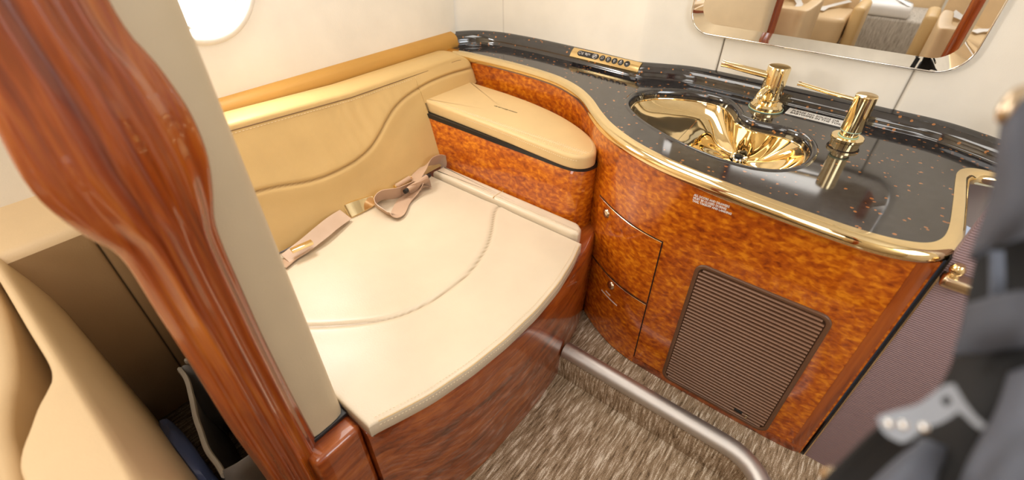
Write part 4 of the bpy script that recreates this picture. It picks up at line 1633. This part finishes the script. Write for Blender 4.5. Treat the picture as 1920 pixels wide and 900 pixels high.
# main body behind everything
sheet('bag_body', [
    [(1850, 420, 0.70), (1930, 400, 0.70), (2050, 380, 0.74), (2200, 360, 0.82)],
    [(1832, 500, 0.70), (1920, 500, 0.69), (2050, 500, 0.73), (2200, 500, 0.82)],
    [(1815, 580, 0.69), (1910, 580, 0.68), (2050, 590, 0.72), (2200, 600, 0.82)],
    [(1800, 680, 0.68), (1900, 680, 0.66), (2040, 700, 0.71), (2200, 700, 0.82)],
    [(1735, 790, 0.68), (1850, 800, 0.65), (2000, 820, 0.70), (2200, 820, 0.82)],
    [(1640, 890, 0.70), (1790, 920, 0.66), (1980, 950, 0.70), (2200, 960, 0.82)],
    [(1560, 980, 0.72), (1740, 1010, 0.68), (1960, 1050, 0.72), (2200, 1100, 0.82)],
], HARNB, 0.010, 8, 0.008)
# shoulder drape
sheet('top_flap', [
    [(1894, 205, 0.64), (1920, 190, 0.63), (1990, 150, 0.66), (2100, 120, 0.72)],
    [(1884, 280, 0.64), (1920, 280, 0.61), (1990, 270, 0.64), (2100, 250, 0.72)],
    [(1872, 360, 0.64), (1925, 350, 0.60), (2000, 350, 0.63), (2120, 340, 0.72)],
    [(1850, 430, 0.64), (1910, 410, 0.60), (2000, 400, 0.63), (2130, 390, 0.72)],
    [(1828, 488, 0.65), (1890, 445, 0.62), (1990, 425, 0.64), (2140, 420, 0.72)],
], HARN, 0.012, 9, 0.006, seed=4)
# fold of grey cloth below the dark opening
sheet('side_panel', [
    [(1822, 575, 0.655), (1870, 560, 0.63), (1940, 545, 0.63), (2100, 530, 0.70)],
    [(1812, 620, 0.645), (1868, 615, 0.62), (1940, 605, 0.62), (2100, 600, 0.70)],
    [(1790, 668, 0.65), (1855, 655, 0.64), (1935, 640, 0.64), (2100, 640, 0.71)],
], HARN, 0.010, 10, 0.006, seed=9)
sheet('lower_panel', [
    [(1905, 705, 0.64), (1960, 690, 0.62), (2040, 690, 0.64), (2150, 690, 0.72)],
    [(1880, 780, 0.63), (1945, 770, 0.60), (2040, 770, 0.63), (2150, 770, 0.72)],
    [(1830, 870, 0.63), (1920, 865, 0.59), (2040, 870, 0.62), (2150, 880, 0.72)],
    [(1790, 970, 0.64), (1900, 975, 0.60), (2040, 990, 0.63), (2150, 1000, 0.72)],
], HARNL, 0.010, 9, 0.006, seed=15)
sheet('lower_fold', [
    [(1720, 835, 0.665), (1745, 832, 0.65), (1775, 835, 0.66)],
    [(1680, 865, 0.665), (1715, 865, 0.64), (1755, 870, 0.655)],
    [(1640, 910, 0.67), (1690, 915, 0.64), (1740, 920, 0.655)],
    [(1590, 970, 0.68), (1660, 980, 0.65), (1720, 990, 0.66)],
], HARNL, 0.005, 10, 0.006, seed=21)
bm = bmesh.new()
ribbon(bm, spline([at_d(1868, 470, 0.655 * HK), at_d(1870, 530, 0.655 * HK), at_d(1868, 600, 0.655 * HK), at_d(1862, 660, 0.655 * HK)], 6), [_rt] * 19, 0.008, 0.001)
obj('webbing_strip', bm, HARNL, hb)
for (pts, w) in (([(1675, 800, 0.60), (1640, 830, 0.61), (1600, 868, 0.62), (1555, 912, 0.63), (1520, 950, 0.64)], 0.013), ([(1700, 815, 0.605), (1665, 842, 0.615), (1628, 876, 0.625), (1590, 915, 0.635), (1560, 950, 0.645)], 0.015)):
    bm = bmesh.new()
    P_ = spline([at_d(p[0], p[1], p[2] * HK) for p in pts], 5)
    ribbon(bm, P_, [(_rt * 0.7 - _U * 0.7)] * len(P_), w * HK * 1.35, 0.001)
    obj('strap', bm, HARNB, hb)
# metal adjuster
ad_ = [(1645, 783), (1652, 779), (1672, 772), (1700, 765), (1722, 758), (1738, 747), (1752, 735), (1772, 722), (1788, 720), (1794, 730), (1806, 750), (1814, 762), (1830, 782), (1848, 798), (1840, 806), (1826, 797), (1808, 780), (1796, 772), (1782, 783), (1762, 794), (1738, 802), (1722, 812), (1704, 826), (1690, 830), (1672, 822), (1658, 812), (1650, 800)]
bm = bmesh.new()
hole_c = (1774, 752)
n0 = (-ray(1740, 775)).normalized()
def bpl(px, py, off=0.0): return at_d(px, py, (0.585 - (px - 1740) * 0.00010) * HK) + n0 * off
oo = [bpl(*p) for p in ad_]
hh = [bpl(hole_c[0] + 9 * math.cos(a), hole_c[1] + 9 * math.sin(a)) for a in (2 * PI * k / 20 for k in range(20))]
for off in (0.0, 0.003):
    es = []
    for L in (oo, hh):
        V = [bm.verts.new(p + n0 * off) for p in L]
        es += [bm.edges.new((V[i], V[(i + 1) % len(V)])) for i in range(len(V))]
    bmesh.ops.triangle_fill(bm, edges=es, use_beauty=True)
for L in (oo, hh):
    n = len(L)
    A_ = [bm.verts.new(p) for p in L]; B_ = [bm.verts.new(p + n0 * 0.003) for p in L]
    for k in range(n): bm.faces.new((A_[k], A_[(k + 1) % n], B_[(k + 1) % n], B_[k]))
bmesh.ops.remove_doubles(bm, verts=bm.verts[:], dist=1e-6)
adj = obj('metal_adjuster', bm, ZINC, hb, ang=30, label='grey metal strap adjuster')
for px, py in ((1667, 794), (1694, 797), (1732, 801)):  # two rivets, then a chrome dot standing for a highlight
    bm = bmesh.new()
    lathe(bm, [(0, 0.0012), (0.0014, 0.0010), (0.0023, 0.0003), (0.0024, -0.001)], seg=16)
    bmesh.ops.transform(bm, verts=bm.verts[:], matrix=Matrix.Translation(bpl(px, py, 0.0035)) @ Vector((0, 0, 1)).rotation_difference(n0).to_matrix().to_4x4())
    g = obj('rivet_glint', bm, CHROME)
    attach(g, adj)
# gold hook and the panel that carries it
hk = empty('coat_hook', (0.09, 0.40, 1.30), 'gold hook in the upper right corner holding the dark bag', 'hook')
bm = bmesh.new()
P_ = spline([at_d(1888, 222, 0.635 * HK), at_d(1890, 208, 0.63 * HK), at_d(1904, 186, 0.635 * HK), at_d(1925, 172, 0.65 * HK), at_d(1990, 150, 0.70 * HK)], 6)
P_ += [Vector((0.16, 0.30, 1.30)), Vector((0.25, 0.105, 1.31))]
tube(bm, P_, 0.0047, seg=14)
obj('hook_arm', bm, CHAMP, hk)
bm = bmesh.new()
lathe(bm, [(0, 0.006), (0.0045, 0.004), (0.006, 0), (0.0045, -0.004), (0, -0.006)], at_d(1557, 893, 0.66 * HK), 16)
obj('strap_stud', bm, CHAMP, hb)

# ================================================================ LIGHTS
w = bpy.data.worlds.new('world'); SC.world = w
w.use_nodes = True
bgn = w.node_tree.nodes['Background']
bgn.inputs['Color'].default_value = (0.8, 0.86, 1.0, 1)
bgn.inputs['Strength'].default_value = 0.6


def area(name, loc, target, sx, sy, power, col=(1, 1, 1), spread=180):
    l = bpy.data.lights.new(name, 'AREA')
    l.shape = 'RECTANGLE'; l.size = sx; l.size_y = sy
    l.energy = power; l.color = col
    l.spread = math.radians(spread)
    o = bpy.data.objects.new(name, l)
    COL.objects.link(o)
    o.location = loc
    o.rotation_euler = (Vector(target) - Vector(loc)).to_track_quat('-Z', 'Y').to_euler()
    return o


area('lavatory_ceiling_light', (-0.95, 0.95, 1.97), (-0.95, 0.95, 0), 0.7, 0.8, 7.0, (1.0, 0.97, 0.92))
area('window_daylight', (-1.57, WY, WZ), (0, WY + 0.1, 0.7), 0.28, 0.34, 6, (1, 0.98, 0.95))
area('entry_daylight', (1.08, 0.45, 1.35), (-0.8, 0.5, 0.6), 0.9, 1.0, 18, (0.89, 0.945, 1.0))
area('cabin_ceiling_light', (-0.75, -0.55, 1.97), (-0.75, -0.5, 0), 1.4, 1.0, 15, (1.0, 0.96, 0.9))
area('cabin_rear_light', (-0.2, -2.9, 1.97), (-0.2, -2.9, 0), 0.9, 1.8, 34, (1.0, 0.98, 0.95))

SC.view_settings.view_transform = 'Standard'
SC.view_settings.look = 'None'
SC.view_settings.exposure = 0.12
SC.cycles.max_bounces = 10
